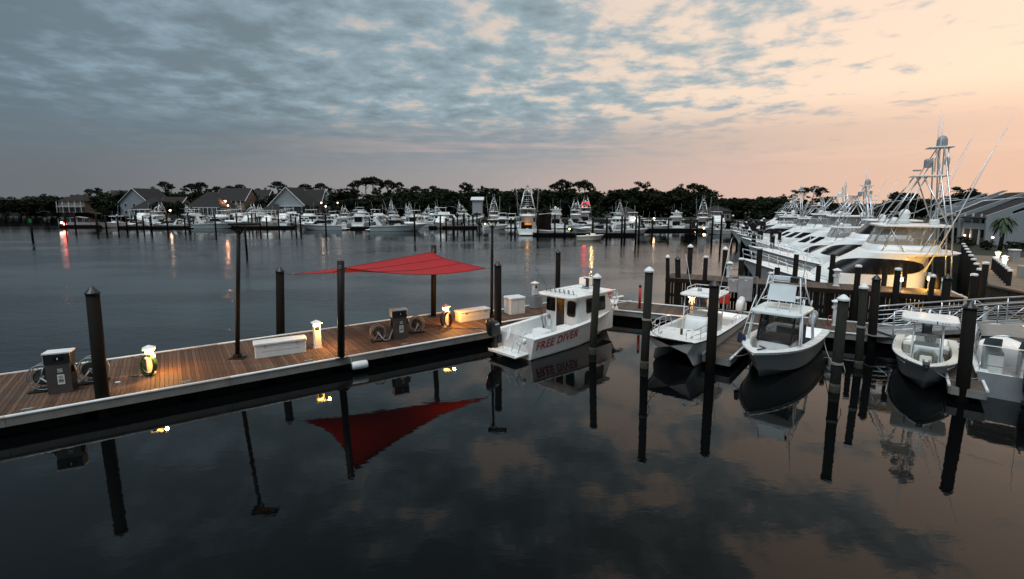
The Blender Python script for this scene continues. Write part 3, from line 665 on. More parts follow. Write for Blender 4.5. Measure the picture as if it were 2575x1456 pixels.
for px, lb in ((1785, 'red life ring box seen through the catamaran windows'), (1820, 'red equipment box behind the catamaran hardtop post')):
    p = on_line(px, 33.2, .7); t = thing('fire_box', lb, 'safety box', p, A2); MB().rbox((0, 0, .5), (.62, .3, .62), .03).build('body', mat('safety_red', (.55, .04, .02), .5), t); MB().box((0, 0, .25), (.08, .08, .5)).build('stand', galv, t); MB().box((0, -.156, .8), (.5, .01, .5)).build('door', mat('safety_red', (.5, .04, .02), .5), t)
# lit pedestals on the timber pier and along the promenade
for px, n, e, lb, z in ((2258, 34.5, 60, 'lit pedestal on the timber pier beside a low capped pile', 2.5), (2338, 35.6, 190, 'lit pedestal flooding the yacht side with yellow light', 2.5)):
    x, y, _ = on_line(px, n, z); t = thing('power_pedestal', lb, 'power pedestal', (x, y, z), A2)
    MB().rbox((0, 0, 0), (.22, .22, .62), .02).build('post', fiber, t); MB().rbox((0, 0, .62), (.30, .30, .18), .02).build('lens', warmlens, t); MB().rings([[(a*sx, a*sy, zz) for sx, sy in ((-1, -1), (1, -1), (1, 1), (-1, 1))] for a, zz in ((.18, .80), (.18, .84), (.02, .94))]).build('cap', capw, t)
    lamp('pedestal_lamp', (.10, .36 if e < 100 else .80, .30), e, (1.0, .50, .05), .1, t)
PGR = 'lit pedestals along the promenade edge'
for x, y, e in ((29.9, 28.2, 22), (36.5, 36.3, 25), (38.2, 38.0, 40), (40.8, 41.2, 25)):
    t = thing('promenade_pedestal', 'small lit pedestal on the promenade behind the yacht sterns', 'power pedestal', (x, y, 2.42), radians(45), PGR)
    MB().rbox((0, 0, 0), (.24, .24, .75), .02).build('post', fiber, t); MB().rbox((0, 0, .77), (.24, .24, .13), .02).build('lens', warmlens, t); MB().rings([[(a*sx, a*sy, zz) for sx, sy in ((-1, -1), (1, -1), (1, 1), (-1, 1))] for a, zz in ((.2, .93), (.2, .97), (.02, 1.07))]).build('cap', capw, t)
    lamp('pedestal_lamp', (-.3, 0, .8), e, (1.0, .6, .25), .1, t)
for i in range(9):
    f = i/8; x, y = 26.3+(44.2-26.3)*f, 26.6+(47.6-26.6)*f
    pile('short white-capped pile standing along the promenade bulkhead', x-.35, y+.2, 0, x-.35, 3.5 if i else 4.2, r=.15, kind='flatw', group='bulkhead piles')
for i in range(8):
    f = i/7; pile('stubby white-capped post in the row on the promenade edge', 30.6+6*f, 30.0+7.2*f, 2.4, 30.6+6*f, 3.35, r=.12, kind='flatw', group='promenade edge posts', name='edge_post')
x, y = 31.5, 29.0
t = thing('lamp_standard', 'slim white lamp standard on a concrete block by the promenade', 'lamp post', (35.2, 33.4, 2.42)); MB().rbox((0, 0, 0), (.7, .7, .8), .04).build('footing', mat('concrete', (.38, .37, .35), .85), t); MB().cyl((0, 0, .8), (0, 0, 4.6), .07, .05, 8).build('pole', fiber, t); MB().rbox((0, 0, 4.55), (.3, .2, .1), .02).build('lamp_head', darkpaint, t)
for x, y in ((43.6, 42.6), (39.6, 37.2)):
    t = thing('refuse_bin', 'pale bin standing on the promenade lawn edge', 'bin', (x, y, 2.42), 0, 'pale promenade bins'); MB().rbox((0, 0, 0), (.6, .5, .95), .03).build('body', elecg, t); MB().rbox((0, 0, .955), (.7, .6, .12), .04).build('lid', fiber, t)

# aluminium gangway from the pier end down to the walkway
def gangway():
    a = Vector((*at(2222, 838, .82), .82)); b = Vector((33.2, 25.0, 1.55)); d = (b-a); L = d.length; ang = atan2(d.y, d.x); sl = atan2(d.z, sqrt(d.x**2+d.y**2))
    t = thing('gangway', 'long aluminium truss gangway sloping down to the floating walkway', 'gangway', a, ang); t.rotation_euler = (0, -sl, ang); w = .62; h = 1.28; k = 8
    MB().box((L/2, 0, .03), (L, 2*w-.1, .04)).build('deck', mat('gangway_deck', (.30, .31, .31), .6, .3, .15), t)
    for s in (-1, 1):
        y = s*w; arch = lambda x: h+.10*sin(pi*x/L)
        MB().box((L/2, y, .06), (L, .07, .22)).build('bottom_chord', alu, t)
        MB().tube([(L*i/16, y, arch(L*i/16)) for i in range(17)], .042, 8).build('top_rail', alu, t)
        for q in (.30, .56, .80, 1.04): MB().tube([(L*i/8, y, .05+(arch(L*i/8)-.05)*q/1.28) for i in range(9)], .020, 6).build('mid_rail', alu, t)
        for i in range(k+1): MB().cyl((L*i/k, y, .1), (L*i/k, y, arch(L*i/k)), .030, n=6).build('upright', alu, t)
        for i in range(k):
            x0, x1 = (L*i/k, L*(i+1)/k); p0, p1 = ((x0, y, arch(x0)), (x1, y, .12)) if i % 2 else ((x0, y, .12), (x1, y, arch(x1)))
            MB().cyl(p0, p1, .028, n=6).build('brace', alu, t)
    MB().box((-.45, 0, -.03), (.95, 1.05, .03), 0, .10).build('toe_plate', alu, t)
gangway()
slime = mat('waterline_slime', (.12, .115, .085), .7, var=.45, scale=5, streak=(1, 1, .5))
# ------------------------------------------------------------------ boats: local x forward from the transom, y to port, z up from the waterline
class Hull:
    def __init__(s, L, B, zs, zb, draft=.45, stern=.88, pw=2.3, flare=.80, rake=.90, zmid=None, zch=.04, step=None):
        s.L, s.B, s.zs, s.zb, s.dr, s.st, s.pw, s.fl, s.rk, s.zm, s.zch = L, B, zs, zb, draft, stern, pw, flare, rake, zmid, zch
    def shp(s, t, p):
        if t < .35: u = t/.35; return s.st+(1-s.st)*(u*(2-u))
        return max(0.0, 1-((t-.35)/.65)**p)
    def sz(s, t):
        return s.zs+(s.zb-s.zs)*(t**1.7)
    def sheer(s, t): return (s.L*t, s.B/2*s.shp(t, s.pw), s.sz(t))
    def chine(s, t):
        r = max(0, (t-.5)/.5); return (s.L*t*(s.rk+.05*(1-t)), s.B/2*s.fl*s.shp(t, s.pw*.72), s.zch+.42*s.zb*r**2.2)
    def keel(s, t):
        r = max(0, (t-.7)/.3); return (s.L*t*(s.rk-.04), 0, -s.dr+(s.dr+.10)*r**2)
    def mid(s, t, f):
        a, c = s.sheer(t), s.chine(t); k = f-.10*sin(pi*f)*max(0, (t-.3)/.7)      # concave bow flare
        return (c[0]+(a[0]-c[0])*f, c[1]+(a[1]-c[1])*k, c[2]+(a[2]-c[2])*f)
    def build(s, m, parent, n=16, name='hull'):
        rs = []
        for i in range(n+1):
            t = 1-(1-i/n)**1.35
            h = [s.sheer(t), s.mid(t, .66), s.mid(t, .33), s.chine(t)]
            rs.append(h+[s.keel(t)]+[(x, -y, z) for x, y, z in reversed(h)])
        b = MB()
        for lo, hi in ((0, 4), (3, 6), (5, 9)): b.rings([r[lo:hi] for r in rs], False, False, True, False)
        b.add(rs[0], [tuple(reversed(range(9)))]); return b.build(name, m, parent)
    def rail(s, parent, m, r=.035, dz=-.05, n=16, t1=1.0, name='rub_rail'):
        p = [s.sheer(t1*(1-(1-i/n)**1.35)) for i in range(n+1)]
        pts = [(x, y+.008, z+dz) for x, y, z in p]+[(x, -y-.008, z+dz) for x, y, z in reversed(p[:-1])]
        return MB().tube(pts, r, 6).build(name, m, parent)
    def half_at(s, x, z):
        """half beam of the hull at length x and height z"""
        pr = None
        for i in range(61):
            t = i/60; pl = [s.keel(t), s.chine(t), s.mid(t, .33), s.mid(t, .66), s.sheer(t)]
            q = pl[0]
            for a, b in zip(pl, pl[1:]):
                if a[2] <= z <= b[2]: f = (z-a[2])/max(1e-6, b[2]-a[2]); q = (a[0]+(b[0]-a[0])*f, a[1]+(b[1]-a[1])*f); break
            if pr and pr[0] <= x <= q[0]: f = (x-pr[0])/max(1e-6, q[0]-pr[0]); return pr[1]+(q[1]-pr[1])*f
            pr = (q[0], q[1])
        return 0.0
    def stripe(s, parent, z0, z1, m, name='waterline_stain', n=18):
        for sg in (1, -1):
            rs = []
            for i in range(n+1):
                t = .80*(1-(1-i/n)**1.2); pl = [s.keel(t), s.chine(t), s.mid(t, .33), s.mid(t, .66), s.sheer(t)]; row = []
                for z in (z0, (z0+z1)/2, z1+.02*sin(i*2.3)):
                    for a, b in zip(pl, pl[1:]):
                        if a[2] <= z <= b[2] or b is pl[-1]:
                            f = (z-a[2])/max(1e-6, b[2]-a[2]); row.append((a[0]+(b[0]-a[0])*f, sg*(a[1]+(b[1]-a[1])*f+.007), z)); break
                rs.append(row)
            MB().rings(rs, False, False, True, False).build(name, m, parent)
    def open_deck(s, parent, w, floor, tf, m, mf, n=18, name='gunwale', tst=.04):
        """gunwale ring with an open cockpit up to station tf, closed foredeck ahead"""
        g = MB(); rs = []; ins = []
        for i in range(n+1):
            t = 1-(1-i/n)**1.35; x, y, z = s.sheer(t); yi = max(0.0, y-w)
            fl = floor if tst < t < tf else z
            if i and not (tst < t < tf): yi = max(0.0, y-w)
            yf = yi
            if fl < z:
                yf = min(yi, s.half_at(x, fl)-.05)
                if yf < .12: fl = z; yf = yi
            rs.append([(x, y, z), (x, yi, z+.012), (x, yf, fl), (x, 0, fl+.005), (x, -yf, fl), (x, -yi, z+.012), (x, -y, z)])
        g.rings(rs, False, False, False, False); return g.build(name, m, parent)
    def closed_deck(s, parent, m, camber=.10, t0=0.0, n=16, name='deck'):
        rs = []
        for i in range(n+1):
            t = t0+(1-t0)*(1-(1-i/n)**1.3); x, y, z = s.sheer(t); y = max(0, y-.02)
            rs.append([(x, y, z+.01), (x, y*.55, z+camber*.8*min(1, y)), (x, 0, z+camber*min(1, y)), (x, -y*.55, z+camber*.8*min(1, y)), (x, -y, z+.01)])
        return MB().rings(rs, False, False, True, False).build(name, m, parent)
    def bow_rail(s, parent, m, t0, t1, h, n=8, r=.018, inset=.10, mid=True, name='bow_rail'):
        b = MB(); up = []; st = []
        for i in range(n+1):
            t = t0+(t1-t0)*i/n; x, y, z = s.sheer(t); y = max(0.05, y-inset); up.append((x+.10, y, z+h*min(1, .55+i*.45/n*1.6))); st.append((x, y, z))
        full = up+[(x, -y, z) for x, y, z in reversed(up)]
        b.tube(full, r, 6)
        if mid: b.tube([((a[0]+c[0])/2, a[1], (a[2]+c[2])/2) for a, c in zip(up, st)], r*.7, 5); b.tube([((a[0]+c[0])/2, -a[1], (a[2]+c[2])/2) for a, c in zip(up, st)], r*.7, 5)
        b.build(name, m, parent)
        for i in range(0, n+1):
            for sg in (1, -1):
                a, c = st[i], up[i]; MB().cyl((a[0], sg*a[1], a[2]), (c[0], sg*c[1], c[2]), r*.9, n=6).build('stanchion', m, parent)
class House:
    """lofted superstructure: stations of (z, x_front, x_back, half_width, corner) from bottom to top; u runs round from the stern centre by starboard to bow"""
    def __init__(s, secs, k=32, p=4.0): s.s = secs; s.k = k; s.p = p
    def ring(s, sec, off=0.0):
        z, xf, xb, hw = sec[:4]; rnd = sec[4] if len(sec) > 4 else s.p; cx, hx = (xf+xb)/2, (xf-xb)/2; out = []
        for j in range(s.k):
            a = -pi+2*pi*j/s.k; ca, sa = cos(a), sin(a); e = 2/rnd
            out.append((cx+(hx+off)*math.copysign(abs(ca)**e, ca), (hw+off)*math.copysign(abs(sa)**e, sa), z))
        return out
    def at(s, v, off=0.0):
        v = max(0, min(v, len(s.s)-1)); i = min(int(v), len(s.s)-2); f = v-i; a, b = s.s[i], s.s[i+1]
        sec = [a[q]+(b[q]-a[q])*f for q in range(4)]+[(a[4] if len(a) > 4 else s.p)+((b[4] if len(b) > 4 else s.p)-(a[4] if len(a) > 4 else s.p))*f]
        return s.ring(sec, off)
    def build(s, name, m, parent, cap=True, sm=True): return MB().rings([s.ring(q) for q in s.s], False, cap, sm).build(name, m, parent)
    def pane(s, name, m, parent, j0, j1, v0, v1, off=.012, lens=0.0):
        """window: patch over ring indices j0..j1 and levels v0..v1, set proud of the surface; lens narrows it to a pointed oval"""
        rs = []; nv = 3
        for q in range(nv+1):
            r = s.at(v0+(v1-v0)*q/nv, off); rs.append([r[j % s.k] for j in range(j0, j1+1)])
        if lens:
            r0, r1 = rs[0], rs[-1]; n = len(r0)-1; rs = []
            for q in range(nv+1):
                row = []
                for i in range(n+1):
                    w = (sin(pi*min(1, max(0, (i+.0)/n*.92+.08)))**.5 if lens > 0 else 1); c = .5; f = c+(q/nv-.5)*w; row.append(Vector(r0[i]).lerp(Vector(r1[i]), f))
                rs.append(row)
        return MB().rings(rs, False, False, True, False).build(name, m, parent)

def outboard(name, parent, x, y, z, m, top=True, k=1.0, tilt=0.0, stripe=False):
    t = bpy.data.objects.new(name, None); C.objects.link(t); t.parent = parent; t.location = (x, y, z); t.rotation_euler = (0, tilt, 0); t.scale = (k, k, k); t.empty_display_size = .1
    c = [(-.36, .02, .11, .15), (-.42, .10, .20, .19), (-.46, .42, .24, .20), (-.44, .62, .20, .18), (-.36, .72, .10, .11)]
    MB().rings([[(xc-.06+hx*math.copysign(abs(cos(a))**.45, cos(a)), hy*math.copysign(abs(sin(a))**.45, sin(a)), zc-.10*cos(a)*(zc > .4)) for a in [2*pi*(j+.5)/16 for j in range(16)]] for xc, zc, hx, hy in [(-.28, .02, .20, .13), (-.30, .12, .27, .17), (-.36, .48, .30, .18), (-.36, .62, .26, .15), (-.34, .67, .17, .08)]], sm=True).build('cowl', m, t)
    b = MB(); b.rbox((-.30, 0, -.55), (.20, .16, .64), .03); b.build('midsection', m if m is not fiber else galv, t)
    b = MB(); b.rbox((-.14, 0, -.30), (.22, .26, .36), .03); b.build('bracket', black, t)
    b = MB(); b.box((-.36, 0, -.62), (.42, .26, .02)); b.rbox((-.32, 0, -.95), (.16, .05, .4), .01); b.ell((-.36, 0, -.88), (.28, .07, .08), 8, 6); b.build('lower_unit', m if m is not fiber else galv, t)
    if stripe:
        for s in (-1, 1): MB().box((-.36, s*.187, .52), (.20, .012, .05)).build('badge', labelw, t)
        MB().box((-.66, 0, .50), (.012, .16, .045)).build('badge', labelw, t)
    return t
def place(root, bow, head, L):
    root.location = (bow[0]-L*cos(head), bow[1]-L*sin(head), 0); root.rotation_euler = (0, 0, head); return root
def tubes(parent, name, m, lst, r=.02, n=6):
    for p in lst: MB().tube(p, r, n).build(name, m, parent)
def rod_holders(parent, pts, m=black, h=.22, tilt=-.06):
    for x, y, z in pts: MB().cyl((x, y, z), (x+tilt, y, z+h), .024, n=6).build('rod_holder', m, parent)
def fishing_rod(parent, p, q, m=black):
    MB().tube([p, lerp(p, q, .25), q], [.016, .010, .004], 5).build('fishing_rod', m, parent)

# ---- pilothouse dive boat
def dive_boat():
    L = 9.0; t = thing('dive_boat', 'white pilothouse dive boat with red lettering and black outboard at the fuel dock', 'motorboat')
    h = Hull(L, 2.95, 1.08, 1.72, .5, .94, 2.5, .86, .91); h.build(gelg, t); h.rail(t, gel, .045, -.02)
    h.open_deck(t, .24, .42, .60, gel, nonskid); h.stripe(t, -.06, .09, slime)
    # swim platform, dive ladder, A-frame
    MB().rbox((-.46, -.10, .26), (.92, 1.9, .07), .02).build('swim_platform', gel, t)
    MB().tube([(-.90, -1.0, .36), (-.90, .85, .36)], .03, 6).build('platform_rail', whitetube, t)
    for y in (-.95, -.50): 
        tubes(t, 'ladder_rail', whitetube, [[(-.12, y, 1.45), (-.25, y, 1.38), (-.62, y, .45)], ], .026)
    for q in range(4): MB().cyl((-.22-.1*q, -.95, 1.28-.22*q), (-.22-.1*q, -.50, 1.28-.22*q), .022, n=6).build('ladder_rung', whitetube, t)
    tubes(t, 'ladder_brace', whitetube, [[(-.72, -.9, 1.02), (-.10, -.62, .55)], [(-.75, -.35, .98), (-.1, .1, 1.3)], [(-.10, .12, 1.42), (-.62, .12, .45)]], .024)
    MB().ell((-.30, -1.05, .98), (.12, .10, .15), 10, 8).build('float_buoy', gel, t)
    outboard('outboard', t, -.10, .82, .92, black, k=1.25, stripe=True)
    # pilothouse
    zf, zr = .45, 2.66; xb, xf = 3.55, 6.55; hw = 1.18
    hs = House([(zf, 6.9, xb, hw, 14), (1.45, 6.9, xb, hw, 14), (1.60, 6.85, xb, hw-.02, 14), (2.42, 6.45, xb+.05, hw-.07, 12), (2.56, 6.40, xb+.05, hw-.08, 12)], k=48)
    hs.build('pilothouse', gelg, t)
    r = MB().rbox(((xb+xf)/2-.22, 0, 2.555), (xf-xb+.75, 2*hw+.18, .10), .035, rc=.28); r.build('roof', gel, t)
    def win(name, m, pts): return MB().slab(pts, .012).build(name, m, t)
    ya = -hw; 
    def side(x0, x1, z0, z1, nm='window', sg=-1, cut=.10, m=glass):
        f = lambda z: (hw-.02-.05*(max(0, z-1.6)/.82)+.004)*sg
        p = [(x0+cut, z0), (x1-cut, z0), (x1, z0+cut), (x1, z1-cut), (x1-cut, z1), (x0+cut, z1), (x0, z1-cut), (x0, z0+cut)]
        pts = [(x, f(z), z) for x, z in p]
        if sg > 0: pts = pts[::-1]
        return MB().slab(pts, .014).build(nm, m, t)
    for sg in (-1, 1):
        fr = side(4.30, 6.02, 1.62, 2.40, 'window_frame', sg, .08, rubber); side(4.36, 5.96, 1.67, 2.35, 'window', sg, .07); 
    # aft bulkhead: window, open door, window
    def aft(y0, y1, z0, z1, nm, m, d=.012, cut=.06):
        p = [(y0+cut, z0), (y1-cut, z0), (y1, z0+cut), (y1, z1-cut), (y1-cut, z1), (y0+cut, z1), (y0, z1-cut), (y0, z0+cut)]
        f = lambda z: xb-.004-d+.05*(max(0, z-1.6)/.82)
        return MB().slab([(f(z), y, z) for y, z in reversed(p)], .013).build(nm, m, t)
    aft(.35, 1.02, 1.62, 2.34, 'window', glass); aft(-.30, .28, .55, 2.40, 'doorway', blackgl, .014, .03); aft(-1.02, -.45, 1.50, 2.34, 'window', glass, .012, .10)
    MB().box((xb-.03, .31, 1.45), (.03, .05, 1.85)).build('door_frame', gel, t); MB().box((xb-.03, -.33, 1.45), (.03, .05, 1.85)).build('door_frame', gel, t)
    MB().tube(arc((xb-.05, .80, 1.28), .09, 0, 2*pi, 12, 'yz')[:-1], .02, 6, True, True).build('horn_ring', black, t)
    MB().rbox((xb-.08, .70, .78), (.10, .16, .34), .03).build('fire_extinguisher', gel, t)
    MB().rbox((xb-.42, -.72, .55), (.75, .72, .52), .03).build('cooler_box', gel, t); MB().rbox((2.3, .2, .44), (.6, .9, .42), .03).build('engine_box', gel, t)
    # windscreen panes
    for y0, y1 in ((-1.0, -.05), (.05, 1.0)): MB().slab([(6.88, y0, 1.66), (6.88, y1, 1.66), (6.53, y1*.95, 2.36), (6.53, y0*.95, 2.36)], .014).build('windscreen', glass, t)
    # side numbers panel
    MB().box((4.45, -hw-.004, 1.12), (.55, .01, .42)).build('number_panel', labelw, t)
    for q in range(3): MB().box((4.32+.14*q, -hw-.012, 1.16-.05*(q % 2)), (.09, .006, .26)).build('number_mark', ink, t)
    # foredeck, cuddy, bow
    c = House([(1.30, 8.1, 6.8, .88, 3), (1.72, 7.9, 6.8, .72, 3), (1.80, 7.7, 6.8, .60, 3)], k=24); c.build('cuddy', gel, t)
    MB().box((7.4, -.845, 1.56), (.26, .02, .16), radians(12)).build('port_light', glass, t)
    MB().rbox((8.95, 0, 1.72), (.9, .34, .07), .02).build('bow_pulpit', gel, t); h.bow_rail(t, alu, .80, .965, .42, 3, .018)
    tubes(t, 'anchor', galv, [[(9.0, 0, 1.84), (9.55, 0, 1.72)], [(9.5, -.16, 1.68), (9.35, 0, 1.60), (9.5, .16, 1.68)]], .025)
    MB().ell((8.25, .25, 2.15), (.27, .27, .27), 14, 10).build('red_buoy', buoyr, t); MB().cyl((8.47, .22, 2.17), (8.85, .1, 2.2), .06, .04, 8).build('buoy_neck', gel, t)
    # roof gear
    rod_holders(t, [(3.58+.02*i, 1.02-.30*i, 2.63) for i in range(7)], black, .26, -.10)
    for i in range(6): MB().tube([(3.44+.02*i, .98-.30*i, 2.70), (3.40, .93-.30*i, 2.90), (3.46, .86-.30*i, 2.92), (3.50, .83-.30*i, 2.72)], .012, 5).build('rod_hook', galv, t)
    tubes(t, 'roof_rail', galv, [[(3.5, 1.15, 2.62), (3.45, 1.15, 2.74), (3.45, -1.15, 2.74), (3.5, -1.15, 2.62)], [(4.5, -1.15, 2.63), (4.6, -1.15, 2.70), (5.6, -1.12, 2.70), (5.7, -1.12, 2.63)]], .014)
    MB().rbox((5.9, .15, 2.64), (.34, .34, .20), .05).build('radar_mount', gel, t); MB().rbox((5.86, .12, 2.84), (.62, .55, .44), .05).build('radar_housing', gel, t); MB().rbox((5.62, -.10, 2.80), (.12, .34, .50), .02).build('spotlight_bank', black, t); MB().ell((6.05, -.5, 2.76), (.14, .14, .14), 8, 6).build('searchlight', galv, t)
    MB().tube([(3.75, .95, 2.64), (2.9, 1.35, 4.05)], [.014, .006], 5).build('antenna', black, t)
    for i, (x, y) in enumerate(((3.2, .95), (3.1, .8), (2.95, .62), (2.85, .45), (3.3, .62))): fishing_rod(t, (x, y, .6), (x-.2-.1*i, y+.1*i, 2.3+.16*(i % 3)))
    # lettering on the starboard side
    x0, x1 = .6, 3.0
    def sidept(x, z):
        tt = x/L; a, c = h.sheer(tt), h.chine(tt); f = (z-c[2])/(a[2]-c[2]); m_ = h.mid(tt, f); return m_[1]
    y0, y1 = sidept(x0, .75), sidept(x1, .75); ang = atan2(-(y1-y0), x1-x0); lean = atan2(sidept(2.1, .95)-sidept(2.1, .55), .40)
    for m_, nm, o_, d_ in ((pinktext, 'lettering_outline', .022, .012), (redtext, 'lettering', .004, .018)):
        o_t = text_mesh('FREE DIVER', .56, m_, nm, t, (0, 0, 0), (0, 0, 0), .004, .12, 1.10, o_)
        for v in o_t.data.vertices: tx, ty, tz = v.co; v.co = (1.75+tx, -(sidept(1.75+tx, .72+ty+.05*tx)+d_+tz), .72+ty+.05*tx)
    return place(t, (6.55, 29.9), radians(44), L)
dive_boat()

# ---- white catamaran centre console
def catamaran():
    L = 8.2; B = 2.75; t = thing('catamaran', 'white twin-hull centre console with hardtop and two covered outboards', 'motorboat')
    hb = [(0, .95), (1.5, 1.0), (4.5, 1.02), (6.4, 1.16), (7.5, 1.26), (8.2, 1.30)]
    for sg in (1, -1):
        rs = []
        for i in range(13):
            f = i/12; x = L*f; zt = 1.0+.28*f**2; r = max(0, (f-.62)/.38); tip = r**2
            oy = B/2*(1-.22*r**2.2); iy = .42+.12*r; cy = .95*(1-.05*r)
            rs.append([(x, sg*oy, zt), (x*.975, sg*(oy-.10-.25*tip), .40+.28*tip), (x*.94, sg*(cy+.22*(1-tip)), .02+.12*tip), (x*(.90), sg*cy, -.35+.30*tip), (x*.94, sg*(cy-.26*(1-tip)), .02+.12*tip), (x*.965, sg*(iy+.10*r), .46+.25*r), (x*.985, sg*.0, .62+.30*f)])
        if sg < 0: rs = [list(reversed(q)) for q in rs]
        MB().rings(rs, True, True, True, False).build('hull', gelg, t)
    # deck: gunwales, cockpit, foredeck
    rs = []
    for i in range(17):
        f = i/16; x = L*f; r = max(0, (f-.62)/.38); y = B/2*(1-.22*r**2.2); z = 1.0+.28*f**2; yi = y-.24; fl = .50 if .06 < f < .66 else z+.01
        rs.append([(x+.02*r, y+.02, z), (x, yi, z+.03), (x, yi, fl), (x, 0, fl+.02), (x, -yi, fl), (x, -yi, z+.03), (x+.02*r, -y-.02, z)])
    MB().rings(rs, False, True, False, False).build('deck', gel, t)
    MB().tube([(L*f, -(B/2*(1-.22*max(0, (f-.62)/.38)**2.2)+.025), .96+.28*f**2) for f in [i/14 for i in range(15)]], .03, 6).build('rub_rail', rubber, t)
    MB().tube([(L*f, (B/2*(1-.22*max(0, (f-.62)/.38)**2.2)+.025), .96+.28*f**2) for f in [i/14 for i in range(15)]], .03, 6).build('rub_rail', rubber, t)
    MB().tube([(L+.02, -1.06, 1.26), (L+.05, -.6, 1.27), (L+.05, .6, 1.27), (L+.02, 1.06, 1.26)], .03, 6).build('rub_rail', rubber, t)
    # centre console with wrap screen
    cs = House([(.5, 4.9, 3.2, .62, 6), (1.35, 4.8, 3.2, .60, 6), (1.62, 4.55, 3.2, .58, 6)], k=32); cs.build('console', gelg, t)
    w = House([(1.62, 4.50, 3.35, .60, 5), (2.55, 4.10, 3.40, .62, 5)], k=32); w.pane('windscreen', mat('screen_glass', (.20, .20, .20), .1, var=0, alpha=.45), t, 8, 24, .05, .92)
    tubes(t, 'windscreen_frame', rubber, [[(4.48, -.45, 1.64), (4.12, -.47, 2.48), (4.12, .47, 2.48), (4.48, .45, 1.64), (4.50, 0, 1.62), (4.48, -.45, 1.64)]], .022)
    MB().rbox((3.5, 0, 2.60), (2.3, 1.9, .09), .035, rc=.3).build('hardtop', gel, t)
    tubes(t, 'hardtop_post', whitetube, [[(4.7, sg*.66, .55), (4.55, sg*.68, 1.6), (4.2, sg*.75, 2.60)] for sg in (1, -1)]+[[(2.9, sg*.70, .55), (2.85, sg*.78, 2.60)] for sg in (1, -1)], .03)
    tubes(t, 'top_rail', whitetube, [[(2.4, .85, 2.69), (2.35, .85, 2.86), (2.35, -.85, 2.86), (2.4, -.85, 2.69)], [(2.4, .85, 2.86), (3.6, .85, 2.86), (3.7, .85, 2.69)], [(2.4, -.85, 2.86), (3.6, -.85, 2.86), (3.7, -.85, 2.69)]], .018)
    MB().rbox((4.0, .2, 2.69), (.28, .4, .12), .04).build('radar_dome', gel, t); MB().rbox((3.4, -.3, 2.69), (.2, .2, .14), .03).build('vent_box', elecg, t)
    MB().tube([(4.0, .80, 2.66), (3.55, 1.15, 5.5)], [.018, .007], 5).build('antenna', whitetube, t); MB().tube([(3.0, -.85, 2.66), (2.85, -1.3, 4.5)], [.018, .007], 5).build('antenna', whitetube, t)
    # split bow rail
    for sg in (1, -1):
        pts = [(4.7, sg*1.20, 1.10), (4.95, sg*1.20, 1.55), (6.0, sg*1.17, 1.72), (7.1, sg*1.08, 1.78), (7.8, sg*.98, 1.74), (7.9, sg*.62, 1.68)]
        MB().tube(pts, .022, 6).build('bow_rail', alu, t); MB().tube([(5.4, sg*1.19, 1.40), (6.6, sg*1.12, 1.48), (7.85, sg*.95, 1.50)], .016, 6).build('bow_rail', alu, t)
        for (x, y, z) in ((5.6, 1.18, 1.66), (6.5, 1.13, 1.75), (7.3, 1.05, 1.77), (7.9, .62, 1.68)): MB().cyl((x, sg*y, 1.22), (x, sg*y, z), .018, n=6).build('stanchion', alu, t)
        MB().tube([(2.9, sg*1.25, 1.03), (2.7, sg*1.25, 1.40), (1.2, sg*1.25, 1.40), (.9, sg*1.25, 1.03)], .018, 6).build('side_rail', alu, t)
        for x in (2.2, 1.6): MB().cyl((x, sg*1.25, 1.03), (x, sg*1.25, 1.40), .016, n=6).build('stanchion', alu, t)
        outboard('outboard', t, -.05, sg*.80, 1.02, fiber, k=1.15)
    MB().cyl((7.0, .1, 1.24), (7.0, .1, 1.50), .06, n=8).build('bitt', black, t); cl = [(7.4, .7), (7.4, -.7), (6.2, .35)]
    for x, y in cl: MB().tube([(x-.18, y, 1.32), (x, y, 1.29), (x+.18, y, 1.32)], [.015, .03, .015], 6).build('deck_cleat', galv, t)
    MB().rbox((2.35, 0, .52), (.7, 1.1, .85), .05).build('leaning_post', seatv, t); MB().rbox((5.7, 0, .5), (.9, 1.0, .45), .05).build('bow_seat', seatv, t)
    MB().rbox((.9, 0, .5), (.5, 1.9, .42), .04).build('stern_bench', seatv, t)
    text_mesh('SEA P', .22, ink, 'lettering', t, (6.55, 1.275, .98), (radians(84), 0, radians(183.5)), .004)
    t.scale = (1.06, 1.04, 1.04); return place(t, (7.2, 21.9), radians(232), L*1.06)
catamaran()

